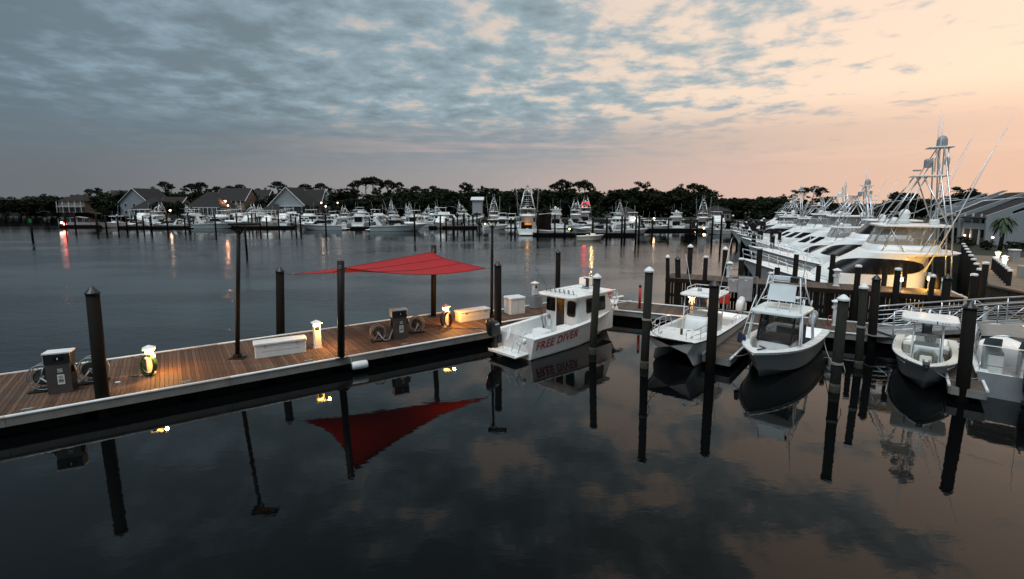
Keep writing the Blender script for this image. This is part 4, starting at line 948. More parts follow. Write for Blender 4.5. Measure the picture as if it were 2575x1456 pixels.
# ---- centre console with half tower
def tower_boat():
    L = 7.9; t = thing('half_tower_boat', 'white centre console with half tower and navy rod covers', 'motorboat')
    h = Hull(L, 2.75, 1.02, 1.36, .45, .92, 3.0, .80, .92); h.build(mat('gelcoat_shaded_hull', (.25, .265, .275), .35, var=.08), t); h.rail(t, gel, .05, -.02)  # pale hull coloured grey: the shade on its sides is put into the gelcoat
    h.open_deck(t, .30, .48, .86, gel, nonskid); h.stripe(t, -.06, .10, slime)
    MB().tube([(x, sg*(y-.02), z-.10) for sg in (1,) for x, y, z in [h.sheer(1-(1-i/14)**1.35) for i in range(15)]]+[(x, -(y-.02), z-.10) for x, y, z in [h.sheer(1-(1-i/14)**1.35) for i in range(13, -1, -1)]], .03, 6).build('spray_rail', gel, t)
    # console block with dark screens
    cs = House([(.5, 5.2, 3.1, .78, 8), (1.22, 5.15, 3.1, .76, 8)], k=32); cs.build('console', mat('console_grey', (.42, .43, .42), .5, var=.1), t)
    for y0, y1 in ((-.66, .66),): MB().slab([(5.10, y0, 1.26), (5.10, y1, 1.26), (4.62, y1*.97, 2.42), (4.62, y0*.97, 2.42)], .012).build('windscreen', mat('smoke_glass', (.02, .02, .02), .08, var=0, alpha=.58, spec=.3), t)
    tubes(t, 'windscreen_frame', black, [[(5.12, sg*.70, 1.24), (4.62, sg*.70, 2.45)] for sg in (1, -1)]+[[(5.12, -.7, 1.24), (5.12, .7, 1.24)]], .05)
    for sg in (1, -1): MB().slab([(5.0, sg*.74, 1.26), (3.7, sg*.74, 1.26), (3.7, sg*.72, 2.42), (4.6, sg*.72, 2.42)], .012).build('side_curtain', mat('smoke_glass', (.02, .02, .02), .08, var=0, alpha=.58, spec=.3), t)
    MB().rbox((4.05, 0, 2.50), (2.7, 2.15, .13), .05, rc=.35).build('hardtop', gelb, t)
    tubes(t, 'hardtop_post', whitetube, [[(5.35, sg*1.10, 1.06), (4.95, sg*.98, 2.52)] for sg in (1, -1)]+[[(5.05, sg*1.12, 1.06), (4.6, sg*.98, 2.52)] for sg in (1, -1)]+[[(3.0, sg*1.10, 1.06), (3.05, sg*1.0, 2.52)] for sg in (1, -1)]+[[(2.7, sg*1.10, 1.06), (2.85, sg*1.0, 2.52)] for sg in (1, -1)], .032)
    # half tower
    tubes(t, 'tower_leg', whitetube, [[(4.9, sg*.95, 2.62), (4.2, sg*.72, 3.55), (4.1, sg*.66, 4.1)] for sg in (1, -1)]+[[(2.9, sg*.95, 2.62), (3.25, sg*.72, 3.55), (3.2, sg*.66, 4.0)] for sg in (1, -1)], .028)
    tubes(t, 'tower_ring', whitetube, [[(4.5, -.8, 3.05), (4.5, .8, 3.05), (3.05, .8, 3.05), (3.05, -.8, 3.05), (4.5, -.8, 3.05)], [(4.15, -.7, 3.75), (4.15, .7, 3.75), (3.2, .7, 3.75), (3.2, -.7, 3.75), (4.15, -.7, 3.75)]], .022)
    tubes(t, 'tower_brace', whitetube, [[(4.85, -.5, 2.62), (4.6, -.5, 3.0)], [(4.85, 0, 2.62), (4.6, 0, 3.0)], [(4.85, .5, 2.62), (4.6, .5, 3.0)], [(3.0, -.4, 2.62), (3.1, -.4, 3.0)], [(3.0, .4, 2.62), (3.1, .4, 3.0)]], .02)
    MB().slab([(4.45, -.58, 3.02), (4.45, .58, 3.02), (4.18, .56, 3.72), (4.18, -.56, 3.72)], .03).build('tower_dodger', gelb, t)
    MB().rbox((3.4, 0, 3.05), (.6, 1.1, .05), .01).build('tower_floor', gelb, t); MB().rbox((3.1, -.25, 3.80), (.12, .9, .22), .04).build('tower_backrest', gelb, t); MB().rbox((3.5, .3, 3.78), (.30, .36, .28), .05).build('tower_console', black, t)
    MB().tube([(4.0, .72, 3.8), (3.7, .85, 6.2)], [.018, .008], 5).build('antenna', whitetube, t); MB().tube([(3.2, -.8, 3.7), (2.8, -1.0, 4.15)], .03, 6).build('spreader_light', galv, t)
    rod_holders(t, [(2.75, -.9+.36*i, 2.60) for i in range(6)], whitetube, .30, -.12)
    rod_holders(t, [(3.9, -.68, 3.9), (3.75, .68, 3.9), (3.3, -.68, 3.9)], whitetube, .34, .0)
    # outriggers stowed with navy bags
    tubes(t, 'outrigger', whitetube, [[(5.75, sg*1.18, 1.38), (5.1, sg*1.08, 2.5), (4.6, sg*1.0, 3.2)] for sg in (1, -1)], .022)
    MB().rbox((5.95, -1.18, 1.18), (.34, .26, .46), .08, .4, taper=.75).build('rod_cover', navyc, t); MB().rbox((5.75, -1.10, 1.16), (.24, .2, .3), .07, -.3).build('rod_cover', navyc, t); MB().rbox((3.9, .86, 1.25), (.9, .16, .62), .06).build('canvas_cover', navyc, t); MB().rbox((3.0, .8, .6), (1.1, .5, .45), .08).build('canvas_cover', navyc, t)
    MB().ell((3.4, -.82, 1.9), (.10, .12, .42), 8, 8).build('life_jacket', black, t)
    MB().rbox((2.2, 0, .5), (.6, 1.2, .9), .04).build('leaning_post', seatv, t)
    MB().tube([(7.4, 0, 1.36), (7.0, .2, 1.38), (6.8, -.1, 1.38)], .03, 6).build('anchor_line', ropeb, t)
    outboard('outboard', t, -.05, .40, .98, galv, k=1.1); outboard('outboard', t, -.05, -.40, .98, galv, k=1.1)
    MB().tube(arc((.4, -1.2, 1.30), .2, 0, pi, 8, 'xz'), .03, 6).build('grab_rail', alu, t)
    MB().rbox((1.5, -1.12, 1.04), (.9, .22, .06), .02).build('coaming_pad', seatv, t)
    return place(t, (10.0, 19.75), radians(227), L)
tower_boat()

# ---- centre console with horseshoe seat
def ring_boat():
    L = 6.9; t = thing('centre_console_boat', 'cream centre console with rounded white hardtop and horseshoe front seat', 'motorboat')
    h = Hull(L, 2.30, .92, 1.22, .4, .93, 3.2, .80, .93); h.build(mat('gelcoat_shaded_hull', (.25, .265, .275), .35), t); h.rail(t, gel, .05, -.02)
    h.open_deck(t, .27, .40, .93, gelc, nonskid); h.stripe(t, -.06, .10, slime)
    MB().rbox((3.6, 0, .4), (1.15, .92, .95), .05, taper=.94).build('console', gelb, t)
    c = MB(); c.tube([(4.22, -.30, .66), (4.22, -.33, .98), (4.20, -.20, 1.16), (4.19, .20, 1.16), (4.22, .33, .98), (4.22, .30, .66)], .085, 8); c.build('horseshoe_seat', mat('brown_grey_vinyl', (.20, .18, .16), .7), t)
    MB().rbox((4.20, 0, .62), (.10, .42, .36), .03).build('seat_back', gelc, t); MB().rbox((4.55, 0, .40), (.55, .80, .30), .05).build('front_seat', gelb, t)
    MB().slab([(4.02, -.42, 1.36), (4.02, .42, 1.36), (3.72, .40, 1.86), (3.72, -.40, 1.86)], .012).build('windscreen', mat('smoke_glass', (.02, .02, .02), .08, var=0, alpha=.58, spec=.3), t)
    tubes(t, 'hardtop_post', whitetube, [[(4.25, sg*.52, .42), (3.95, sg*.50, 1.5), (3.7, sg*.48, 2.36)] for sg in (1, -1)]+[[(3.1, sg*.52, .42), (3.15, sg*.46, 2.36)] for sg in (1, -1)], .032)
    MB().rbox((3.3, 0, 2.36), (1.75, 1.95, .19), .07, rc=.30).build('hardtop', gel, t)
    for y, w in ((.62, .05), (.52, .04), (.42, .05), (-.42, .05), (-.52, .03), (-.62, .05)): MB().box((4.18, y, 2.45), (.006, w, .045)).build('print_mark', elecg, t)
    MB().box((4.18, .25, 2.45), (.008, .035, .14)).build('emblem', ink, t)
    MB().ell((3.2, .1, 1.55), (.16, .22, .26), 10, 8).build('helm_seat_back', black, t); MB().rbox((2.4, 0, .4), (.5, .9, .75), .05).build('leaning_post', mat('brown_grey_vinyl', (.20, .18, .16), .7), t)
    for sg in (1, -1): MB().rbox((1.4, sg*.6, .42), (.7, .5, .4), .04).build('stern_seat', seatv, t)
    MB().rbox((5.05, 0, .42), (.7, .62, .22), .06).build('bow_cushion', gelc, t)
    MB().rbox((6.72, 0, 1.20), (.45, .22, .08), .02).build('anchor_roller', black, t); MB().rbox((6.88, 0, 1.02), (.16, .18, .18), .03).build('anchor', black, t)
    for y in (.09, -.09): MB().cyl((6.5, y, 1.22), (6.5, y, 1.38), .035, n=8).build('bow_bitt', galv, t)
    for x, y in ((6.0, .62), (6.0, -.62), (2.0, 1.12), (2.0, -1.12)): MB().tube([(x-.12, y, 1.17 if x > 5 else .98), (x, y, 1.15 if x > 5 else .96), (x+.12, y, 1.17 if x > 5 else .98)], [.012, .022, .012], 6).build('deck_cleat', galv, t)
    rod_holders(t, [(2.5, -.66+.33*i, 2.45) for i in range(5)], whitetube, .26, -.10)
    tubes(t, 'grab_rail', alu, [[(5.9, sg*.66, .95), (5.2, sg*.88, .92), (4.5, sg*.95, .90)] for sg in (1, -1)], .018)
    outboard('outboard', t, -.05, 0, .92, black, k=1.15)
    return place(t, (16.08, 18.45), radians(230), L)
ring_boat()

# ---- stern-to boat with bimini
def bimini_boat():
    L = 6.6; t = thing('bimini_boat', 'cluttered white boat moored stern-to with tan bimini top and dark outboard', 'motorboat')
    h = Hull(L, 2.45, .95, 1.2, .4, .97, 2.6, .86, .92); h.build(mat('gelcoat_shaded_hull', (.25, .265, .275), .35), t); h.rail(t, gel, .045, -.02)
    h.open_deck(t, .16, .35, .62, gel, nonskid, tst=-.01)
    MB().rbox((.05, .62, .30), (.09, .9, .66), .02).build('transom', gelg, t); MB().rbox((.05, -.85, .30), (.09, .5, .66), .02).build('transom', gelg, t)
    for y in (.55, -.55): MB().rbox((2.9, y, .36), (1.0, .62, .95), .06).build('console', gelb, t); MB().slab([(3.45, y-.30, 1.32), (3.45, y+.30, 1.32), (3.10, y+.27, 1.72), (3.10, y-.27, 1.72)], .015).build('windscreen', mat('screen_blue', (.25, .36, .42), .15, var=0), t)
    for y in (.55, -.45): MB().rbox((1.9, y, .36), (.5, .5, .5), .06).build('seat', seatv, t); MB().rbox((1.68, y, .86), (.10, .5, .46), .04).build('seat_back', seatv, t)
    for q in range(4): MB().box((.35+.28*q, .08, .45+.04*q), (.24, .42, .05)).build('step', galv, t)
    # bimini
    rs = []
    for i in range(9):
        x = 1.2+2.6*i/8; rs.append([(x, y, 2.12+.10*sin(pi*i/8)+.12*cos(y*1.35)) for y in [-1.1+.275*j for j in range(9)]])
    o = MB().rings(rs, False, False, True, False).build('bimini_top', tanc, t); o.modifiers.new('thick', 'SOLIDIFY').thickness = .02
    tubes(t, 'bimini_bow', alu, [[(2.5, 1.14, .95), (x, 1.12, 2.14), (x, .5, 2.24), (x, -.5, 2.24), (x, -1.12, 2.14), (2.5, -1.14, .95)] for x in (1.25, 2.1, 2.9, 3.75)], .020)
    tubes(t, 'side_rail', alu, [[(.1, sg*1.12, .98), (.15, sg*1.12, 1.30), (2.2, sg*1.15, 1.34), (2.5, sg*1.14, .98)] for sg in (1, -1)], .02)
    for x in (.7, 1.3, 1.8):
        for sg in (1, -1): MB().cyl((x, sg*1.12, .97), (x, sg*1.13, 1.33), .014, n=6).build('stanchion', alu, t)
    tubes(t, 'ski_pole', black, [[(.5, -.35, .4), (.55, -.35, 2.2)], [(1.3, -.7, .4), (1.3, -.72, 2.2)]], .03)
    outboard('outboard', t, .12, -.25, .82, black, k=1.15); outboard('kicker_motor', t, .0, -.55, .55, elecg, k=.6)
    MB().ell((1.1, -.9, .75), (.34, .22, .30), 9, 7).build('gear_bag', navyc, t); MB().ell((.8, -.95, .62), (.3, .2, .2), 9, 7).build('gear_bag', hosegreen, t); MB().rbox((1.2, .9, .4), (.5, .3, .34), .04).build('bait_cooler', gelb, t)
    fishing_rod(t, (1.6, -.3, 1.2), (1.3, -.35, 4.2)); fishing_rod(t, (1.6, -1.0, 1.2), (1.5, -1.2, 3.4))
    MB().tube(arc((2.2, -1.0, 1.75), .20, 0, 2*pi, 14, 'yz')[:-1], .035, 6, True, True).build('life_ring', rubber, t)
    t.location = (19.15, 17.85, 0); t.rotation_euler = (0, 0, radians(50)); return t
bimini_boat()
# ------------------------------------------------------------------ sportfishing yachts and far boats
KM = {}
def kids(o):
    return KM.get(o.name, [])
def index():
    KM.clear()
    for q in bpy.data.objects:
        if q.parent is not None: KM.setdefault(q.parent.name, []).append(q)
def sportfish(label, kind='tower', L=14.5, salon=None):
    t = thing('sportfishing_yacht', label, 'yacht')
    h = Hull(L, 4.9, 1.35, 3.45, .8, .90, 2.4, .84, .90); h.build(gelb if kind == 'half' else gel, t, 20); h.closed_deck(t, gel, .22, .30); h.rail(t, gel, .05, -.03)
    h.bow_rail(t, alu, .60, .985, .72, 9, .024, .14)
    # cockpit
    MB().rbox((1.55, 0, .55), (2.9, 3.9, .06), .01).build('cockpit_floor', mat('teak', (.20, .13, .08), .7), t)
    for sg in (1, -1): MB().rbox((1.6, sg*2.07, .5), (3.0, .22, .98), .03).build('coaming', gel, t)
    MB().rbox((.06, 0, .3), (.14, 4.1, 1.12), .04).build('transom', gel, t); MB().rbox((-.45, 0, .22), (.9, 3.6, .09), .03).build('swim_platform', gel, t)
    MB().rbox((1.5, 0, .6), (.55, .55, .95), .06).build('fighting_chair', gelg, t)
    # house with dark wrap window
    hs = House([(1.2, 10.0, 2.9, 2.12, 2.8), (2.75, 9.6, 2.9, 2.10, 2.8), (3.05, 9.2, 2.9, 2.06, 2.8), (4.15, 7.2, 2.9, 1.94, 3.0), (4.32, 6.9, 1.5, 1.96, 4), (4.45, 6.7, 1.3, 1.96, 4)], k=40); hs.build('deckhouse', gel, t)
    if kind == 'half':
        for j0, j1 in ((23, 26), (27, 30), (31, 34), (6, 9), (10, 13), (14, 17)): hs.pane('window', glass, t, j0, j1, 2.1, 2.72, .02)
    else:
        hs.pane('window', blackgl, t, 22, 36, 1.75, 2.86, .02, 1); hs.pane('window', blackgl, t, 4, 18, 1.80, 2.80, .02)
    MB().box((2.88, .2, 2.15), (.03, 2.6, 1.5)).build('salon_door', glass, t)
    if salon: MB().box((2.86, -.2, 2.55), (.03, 1.7, .55)).build('lit_window', salon, t)
    # flybridge
    fb = House([(4.40, 6.6, 2.3, 1.85, 4), (4.86, 6.35, 2.4, 1.80, 4)], k=32); fb.build('flybridge', gel, t)
    MB().rbox((4.3, 0, 4.12), (.7, 1.3, 1.0), .08).build('helm_console', gel, t); MB().rbox((3.3, .4, 4.12), (.5, .5, 1.1), .06).build('helm_chair', black, t); MB().rbox((3.3, -.4, 4.12), (.5, .5, 1.1), .06).build('helm_chair', seatv, t)
    if kind == 'enclosed':
        e = House([(4.70, 6.2, 2.5, 1.78, 4), (5.75, 5.3, 2.5, 1.66, 4), (5.95, 5.5, 2.0, 1.80, 4)], k=32); e.build('bridge_enclosure', gel, t); e.pane('windscreen', blackgl, t, 4, 28, .12, .86, .02)
        MB().rbox((3.75, 0, 5.955), (3.8, 3.5, .12), .06, rc=.4).build('hardtop', gel, t)
        MB().ell((2.9, .3, 6.5), (.40, .40, .48), 12, 8).build('radome', gel, t); MB().ell((4.2, -.8, 6.25), (.25, .25, .28), 10, 8).build('radome', gel, t)
    else:
        e = House([(4.86, 6.3, 2.7, 1.78, 4), (6.0, 5.8, 2.6, 1.72, 4)], k=32); e.pane('clear_enclosure', clearv, t, 4, 28, 0, 1, 0)
        for j in (7, 10, 13, 16, 19, 22, 25): MB().cyl(e.at(0)[j], e.at(1)[j], .035, n=6).build('enclosure_post', alu, t)
        for a, b in (((6.0, 1.80, 4.0), (5.0, 1.75, 5.95)), ((4.3, 1.92, 4.1), (5.4, 1.78, 5.95)), ((3.9, 1.92, 4.1), (3.0, 1.78, 5.95))):
            for sg in (1, -1): MB().cyl((a[0], sg*a[1], a[2]), (b[0], sg*b[1], b[2]), .028, n=6).build('hardtop_strut', alu, t)
        MB().rbox((4.05, 0, 6.0), (4.0, 3.85, .13), .06, rc=.45).build('hardtop', gel, t)
        MB().ell((5.0, .5, 6.32), (.32, .32, .26), 12, 8).build('radome', gel, t); MB().rbox((4.3, -.7, 6.13), (.9, .5, .28), .08).build('roof_pod', gel, t); MB().rbox((2.9, .9, 6.13), (.5, .5, .34), .08).build('roof_pod', gel, t)
    R = .045
    if kind in ('tower', 'half'):
        zt = 9.1 if kind == 'tower' else 8.2
        for sg in (1, -1):
            tubes(t, 'tower_leg', alu, [[(5.6, sg*1.7, 6.1), (3.9, sg*.75, zt)], [(5.2, sg*1.7, 6.1), (3.5, sg*.72, zt)], [(3.7, sg*.8, zt), (2.35, sg*1.75, 6.1)], [(1.9, sg*2.0, 1.6), (2.15, sg*1.75, 6.1), (2.75, sg*.62, zt+1.7)], [(2.2, sg*1.95, 2.2), (2.45, sg*1.72, 6.1), (3.0, sg*.6, zt+1.2)]], R)
            tubes(t, 'tower_rung', alu, [[(2.2-.1*q, 1.75*(1-q*.12), 6.4+.45*q), (2.2-.1*q+.05, -1.75*(1-q*.12), 6.4+.45*q)] for q in range(1, 5)] if sg > 0 else [[(4.9, -1.4, 6.9), (4.9, 1.4, 6.9)], [(4.4, -1.1, 7.8), (4.4, 1.1, 7.8)]], .03)
        MB().rbox((3.25, 0, zt), (1.9, 1.75, .09), .03, rc=.2).build('tower_platform', gel, t)
        for q in range(6): MB().cyl((2.6+.0*q, .25, zt-2.9+.5*q), (2.6, -.25, zt-2.9+.5*q), .025, n=6).build('ladder_rung', alu, t)
        tubes(t, 'ladder_rail', alu, [[(2.6, sg*.25, 6.1), (2.6, sg*.25, zt)] for sg in (1, -1)], .028)
        if kind == 'tower':
            tubes(t, 'upper_leg', alu, [[(3.7, sg*.6, zt), (2.9, sg*.45, zt+1.75)] for sg in (1, -1)]+[[(2.4, sg*.6, zt), (2.5, sg*.45, zt+1.75)] for sg in (1, -1)], .035)
            MB().rbox((2.85, 0, zt+1.75), (1.35, 1.3, .07), .03, rc=.2).build('crow_platform', gel, t)
            MB().rbox((3.45, .3, zt+.55), (.4, .5, .55), .1).build('tower_helm', elecg, t); MB().rbox((2.3, -.3, zt+.75), (.25, .5, .45), .08).build('tower_seat', gel, t); MB().rbox((4.0, .35, zt+.35), (.45, .12, .10), .02).build('spotlight', elecg, t)
            MB().lathe([(.26, 0), (.30, .12), (.29, .42), (.20, .62), (.04, .70)], (2.75, 0, zt+1.82), 14).build('satellite_dome', elecg, t)
            for y, z in ((.5, 1.9), (.3, 1.9), (-.25, 2.4), (-.45, 2.0)): MB().tube([(2.9, y, zt+.3), (2.95, y, zt+1.75+z)], [.022, .010], 5).build('antenna', whitetube, t)
        else:
            MB().ell((3.2, 0, zt+.30), (.24, .24, .28), 10, 8).build('satellite_dome', gel, t)
            for y in (.5, -.5): MB().tube([(2.7, y, zt), (2.7, y, zt+2.6)], [.020, .008], 5).build('antenna', whitetube, t)
    else:
        for y in (1.2, -1.2): MB().tube([(2.5, y, 6.0), (2.2, y, 9.4)], [.020, .008], 5).build('antenna', whitetube, t)
    for sg in ((1, -1) if kind == 'tower' else ()):
        MB().tube([(3.4, sg*2.05, 3.3), (2.1, sg*2.3, 6.8), (.3, sg*2.6, 12.2)], [.05, .04, .012], 6).build('outrigger', whitetube, t)
        MB().tube([(3.6, sg*2.05, 3.9), (2.5, sg*2.5, 6.6), (.5, sg*2.8, 11.6)], [.02, .02, .012], 5).build('outrigger_stay', alu, t)
    MB().tube([(3.0, 1.9, 6.5), (1.0, 2.2, 7.6), (-1.6, 2.5, 7.9)], [.035, .03, .012], 6).build('gin_pole', whitetube, t)
    rod_holders(t, [(2.5, -1.5+.5*i, 4.72) for i in range(7)], alu, .4, -.15)
    return t
def cruiser(label, L=13.0, m=None):
    t = thing('cabin_cruiser', label, 'motorboat'); h = Hull(L, 3.9, 1.15, 1.75, .6, .90, 2.3, .82, .86); h.build(m or gelb, t); h.closed_deck(t, gel, .18, .42); h.rail(t, elecg, .05, -.12)
    h.open_deck(t, .30, .5, .52, gel, nonskid)
    c = House([(1.35, 11.0, 6.2, 1.45, 2.6), (1.85, 10.3, 6.2, 1.30, 2.6), (2.05, 9.4, 6.2, 1.10, 2.6)], k=28); c.build('foredeck_cabin', gel, t); c.pane('cabin_window', blackgl, t, 17, 24, .25, .8, .02); c.pane('cabin_window', blackgl, t, 4, 11, .25, .8, .02)
    w = House([(1.75, 8.2, 3.4, 1.60, 4), (2.55, 6.9, 3.4, 1.45, 4)], k=28); w.pane('windscreen', glass, t, 5, 23, 0, 1, 0)
    MB().tube([Vector(q) for q in w.at(1)[5:24]], .03, 6).build('windscreen_frame', alu, t)
    for sg in (1, -1): MB().slab([(1.7, sg*1.75, 1.3), (2.9, sg*1.75, 1.3), (1.5, sg*1.55, 3.05), (1.0, sg*1.55, 3.05)], .10).build('radar_arch_leg', gel, t)
    MB().rbox((1.25, 0, 3.0), (.75, 3.3, .16), .06).build('radar_arch', gel, t); MB().ell((1.3, 0, 3.3), (.3, .3, .16), 10, 6).build('radome', gel, t); MB().tube([(1.2, .9, 3.1), (.6, .9, 5.2)], [.02, .008], 5).build('antenna', whitetube, t)
    MB().slab([(1.6, -1.5, 3.06), (4.6, -1.45, 2.75), (4.6, 1.45, 2.75), (1.6, 1.5, 3.06)], .05).build('bimini_top', mat('dark_canvas', (.03, .035, .045), .9), t)
    MB().rbox((1.2, 0, .5), (.8, 2.6, .75), .06).build('stern_bench', seatv, t); MB().rbox((3.6, .5, .5), (.6, .7, 1.1), .06).build('helm_seat', seatv, t); MB().rbox((-.5, 0, .3), (1.0, 3.2, .1), .03).build('swim_platform', gel, t)
    h.bow_rail(t, alu, .55, .98, .55, 7, .02, .12, False); return t
def skiff(label, L=7.0, top=True, m=None, cover=None):
    t = thing('open_motorboat', label, 'motorboat'); h = Hull(L, 2.4, .85, 1.15, .4, .93, 2.6, .82, .90); h.build(m or gel, t, 12); h.rail(t, elecg, .04, -.03, 10); h.open_deck(t, .22, .35, .75, gel, nonskid, 12)
    MB().rbox((3.2, 0, .35), (1.0, .9, 1.0), .05).build('console', gel, t); MB().slab([(3.6, -.4, 1.36), (3.6, .4, 1.36), (3.3, .38, 1.8), (3.3, -.38, 1.8)], .015).build('windscreen', glass, t); MB().rbox((2.1, 0, .35), (.5, .9, .8), .05).build('leaning_post', seatv, t)
    if top:
        tubes(t, 'top_post', alu, [[(3.7, sg*.5, .4), (3.4, sg*.6, 2.3)] for sg in (1, -1)]+[[(2.5, sg*.5, .4), (2.4, sg*.6, 2.3)] for sg in (1, -1)], .03); MB().rbox((2.9, 0, 2.28), (2.0, 1.8, .09), .03, rc=.2).build('hardtop', cover or gel, t)
    outboard('outboard', t, -.05, 0, .85, black, k=1.1); MB().tube([(3.0, .5, 2.3), (2.7, .5, 4.6)], [.016, .007], 5).build('antenna', whitetube, t); return t
def trawler(label, L=11.5):
    t = thing('flybridge_trawler', label, 'motorboat'); h = Hull(L, 4.0, 1.2, 2.2, .7, .94, 2.5, .90, .92); h.build(gel, t, 14); h.closed_deck(t, gel, .12, 0); h.rail(t, elecg, .05, -.1, 10); h.bow_rail(t, alu, .55, .97, .6, 6, .02)
    hs = House([(1.2, 8.4, 1.6, 1.70, 8), (2.1, 8.2, 1.6, 1.68, 8), (3.1, 7.5, 1.6, 1.60, 8)], k=40); hs.build('cabin', gel, t)
    for sg in (1, -1):
        for q in range(4): MB().box((2.6+1.25*q, sg*1.675, 2.55), (.95, .03, .60)).build('window', glass, t)
    MB().box((1.58, 0, 2.2), (.03, 2.2, 1.5)).build('cabin_door', glass, t)
    MB().rbox((4.0, 0, 3.1), (6.4, 3.7, .10), .04, rc=.3).build('upper_deck', gel, t); fb = House([(3.2, 6.4, 3.0, 1.4, 5), (3.9, 6.2, 3.0, 1.3, 5)], k=24); fb.build('flybridge', gel, t)
    tubes(t, 'bimini_post', alu, [[(x, sg*1.35, 3.2), (x, sg*1.3, 5.05)] for x in (2.6, 5.2) for sg in (1, -1)], .03); MB().rbox((3.9, 0, 5.05), (3.2, 3.0, .10), .04, rc=.3).build('bimini_top', gel, t)
    MB().rbox((1.2, 0, 3.1), (1.2, 3.5, .08), .03).build('aft_overhang', gel, t); tubes(t, 'deck_rail', alu, [[(.6, -1.7, 4.0), (.6, 1.7, 4.0)], [(.6, -1.7, 3.2), (.6, -1.7, 4.0), (2.8, -1.7, 4.0)], [(.6, 1.7, 3.2), (.6, 1.7, 4.0), (2.8, 1.7, 4.0)]], .022)
    MB().rbox((-.4, 0, .25), (.8, 3.3, .1), .03).build('swim_platform', gel, t); MB().tube([(3.0, .8, 5.1), (2.8, .8, 7.4)], [.02, .008], 5).build('antenna', whitetube, t); return t
def pontoon(label):
    t = thing('pontoon_boat', label, 'pontoon boat')
    for sg in (1, -1): MB().tube([(-3.6, sg*.95, .22), (2.6, sg*.95, .22), (3.6, sg*.95, .42)], [.34, .34, .08], 10).build('pontoon', alu, t)
    MB().box((-.1, 0, .62), (7.0, 2.5, .10)).build('deck', grayliner, t)
    for sg in (1, -1): MB().box((-.2, sg*1.2, 1.05), (6.2, .05, .70)).build('side_fence', elecg, t)
    MB().box((2.95, 0, 1.05), (.05, 2.4, .70)).build('bow_fence', elecg, t); tubes(t, 'canopy_post', alu, [[(x, sg*1.2, .7), (x, sg*1.15, 2.7)] for x in (-2.6, -.6, 1.4) for sg in (1, -1)], .03)
    rs = [[(x, y, 2.75+.45*(1-abs(x+.6)/3.0)-.12*abs(y)) for y in (-1.4, -.7, 0, .7, 1.4)] for x in (-3.3, -2, -.6, .8, 2.1)]; o = MB().rings(rs, False, False, False, False).build('canopy', tanc, t); o.modifiers.new('thick', 'SOLIDIFY').thickness = .04
    MB().rbox((-2.2, 0, .67), (1.4, 2.0, .55), .06).build('seat', seatv, t); outboard('outboard', t, -3.5, 0, .8, black); return t

HY = radians(152.8)
def bow_px(px, py, Y): x, z = xz(px, py, Y); return (x, Y)
Y1 = sportfish('large white sportfishing yacht with black wrap window and tall tower beside the timber pier'); place(Y1, (16.95, 36.4), HY, 13.5); Y1.scale = (.93, 1, 1)
Y2 = sportfish('white enclosed-bridge yacht with black bridge windscreen beyond the large tower yacht', 'enclosed'); place(Y2, (22.6, 47.0), HY, 14.5)
Y3 = sportfish('white convertible yacht with short tower in the yacht row', 'half'); place(Y3, (27.2, 58.5), HY, 14.5)
index()
def cp(src, label, bow, head, L0, k=1.0, group=None):
    L = L0*k; return copy_tree(src, label, (bow[0]-L*cos(head), bow[1]-L*sin(head), 0), head, k, group)
def cps(src, label, stern, head, k=1.0, group=None): return copy_tree(src, label, (stern[0], stern[1], 0), head, k, group)
cp(Y1, 'tower yacht berthed behind the enclosed-bridge yacht', (25.6, 52.8), HY+.03, 14.5, .84)
cp(Y3, 'short-tower yacht in the far half of the yacht row', (30.2, 66.5), HY-.03, 14.5, 1.0, 'far yachts in the row'); cp(Y3, 'short-tower yacht in the far half of the yacht row', (35.2, 75.5), HY+.04, 14.5, .86, 'far yachts in the row')
cp(Y1, 'smaller tall-tower yacht deep in the yacht row', (37.0, 84.0), HY-.04, 14.5, .86); cp(Y2, 'farthest enclosed yacht at the end of the yacht row', (41.5, 94), HY+.05, 14.5, .88)
cp(Y3, 'yacht showing its bow at the outer end of the row', (47.5, 105), radians(165), 14.5, .9)
HR = 'stern-on yachts at the far docks'
def fy(px, py): return at(px, py, 0)
lit = litwin
Ys = sportfish('stern-on tower yacht with orange lit saloon at the far dock', 'tower', salon=litwin); x, y = fy(1326, 592); Ys.location = (x, y, 0); Ys.rotation_euler = (0, 0, radians(88))
lamp('saloon_lamp', (2.2, 0, 2.6), 14, (1.0, .45, .12), .2, Ys)
lamp('bridge_lamp', (3.0, 0, 5.6), 10, (1.0, .65, .35), .2, Ys)
x, y = fy(1240, 572); cps(Y1, 'stern-on tower yacht left of the lit-saloon yacht', (x, y), radians(86), .78)
x, y = fy(1402, 575); cps(Y2, 'stern-on enclosed yacht behind the boat shed', (x, y), radians(94), .92)
Yr = cps(Y3, 'yacht whose tower glows red above the far dock', fy(1478, 566), radians(100), .95)
lamp('red_tower_lamp', (3.2, 0, 7.9), 260, (1.0, .02, .03), .5, Yr); lamp('red_tower_lamp', (3.9, 0, 6.9), 200, (1.0, .02, .03), .5, Yr)
x, y = fy(1446, 572); cps(Y3, 'short-tower yacht directly beside the red-lit tower', (x, y), radians(80), .85)
x, y = fy(1562, 572); cps(Y1, 'stern-on tower yacht right of the far dock sheds', (x, y), radians(95), .66)
x, y = fy(1706, 578); cps(Y2, 'stern-on enclosed yacht alone at the far centre-right dock', (x, y), radians(85), .78)
x, y = fy(1766, 578); cps(Y1, 'tower yacht right of the lone enclosed yacht by the far dock', (x, y), radians(70), .74)
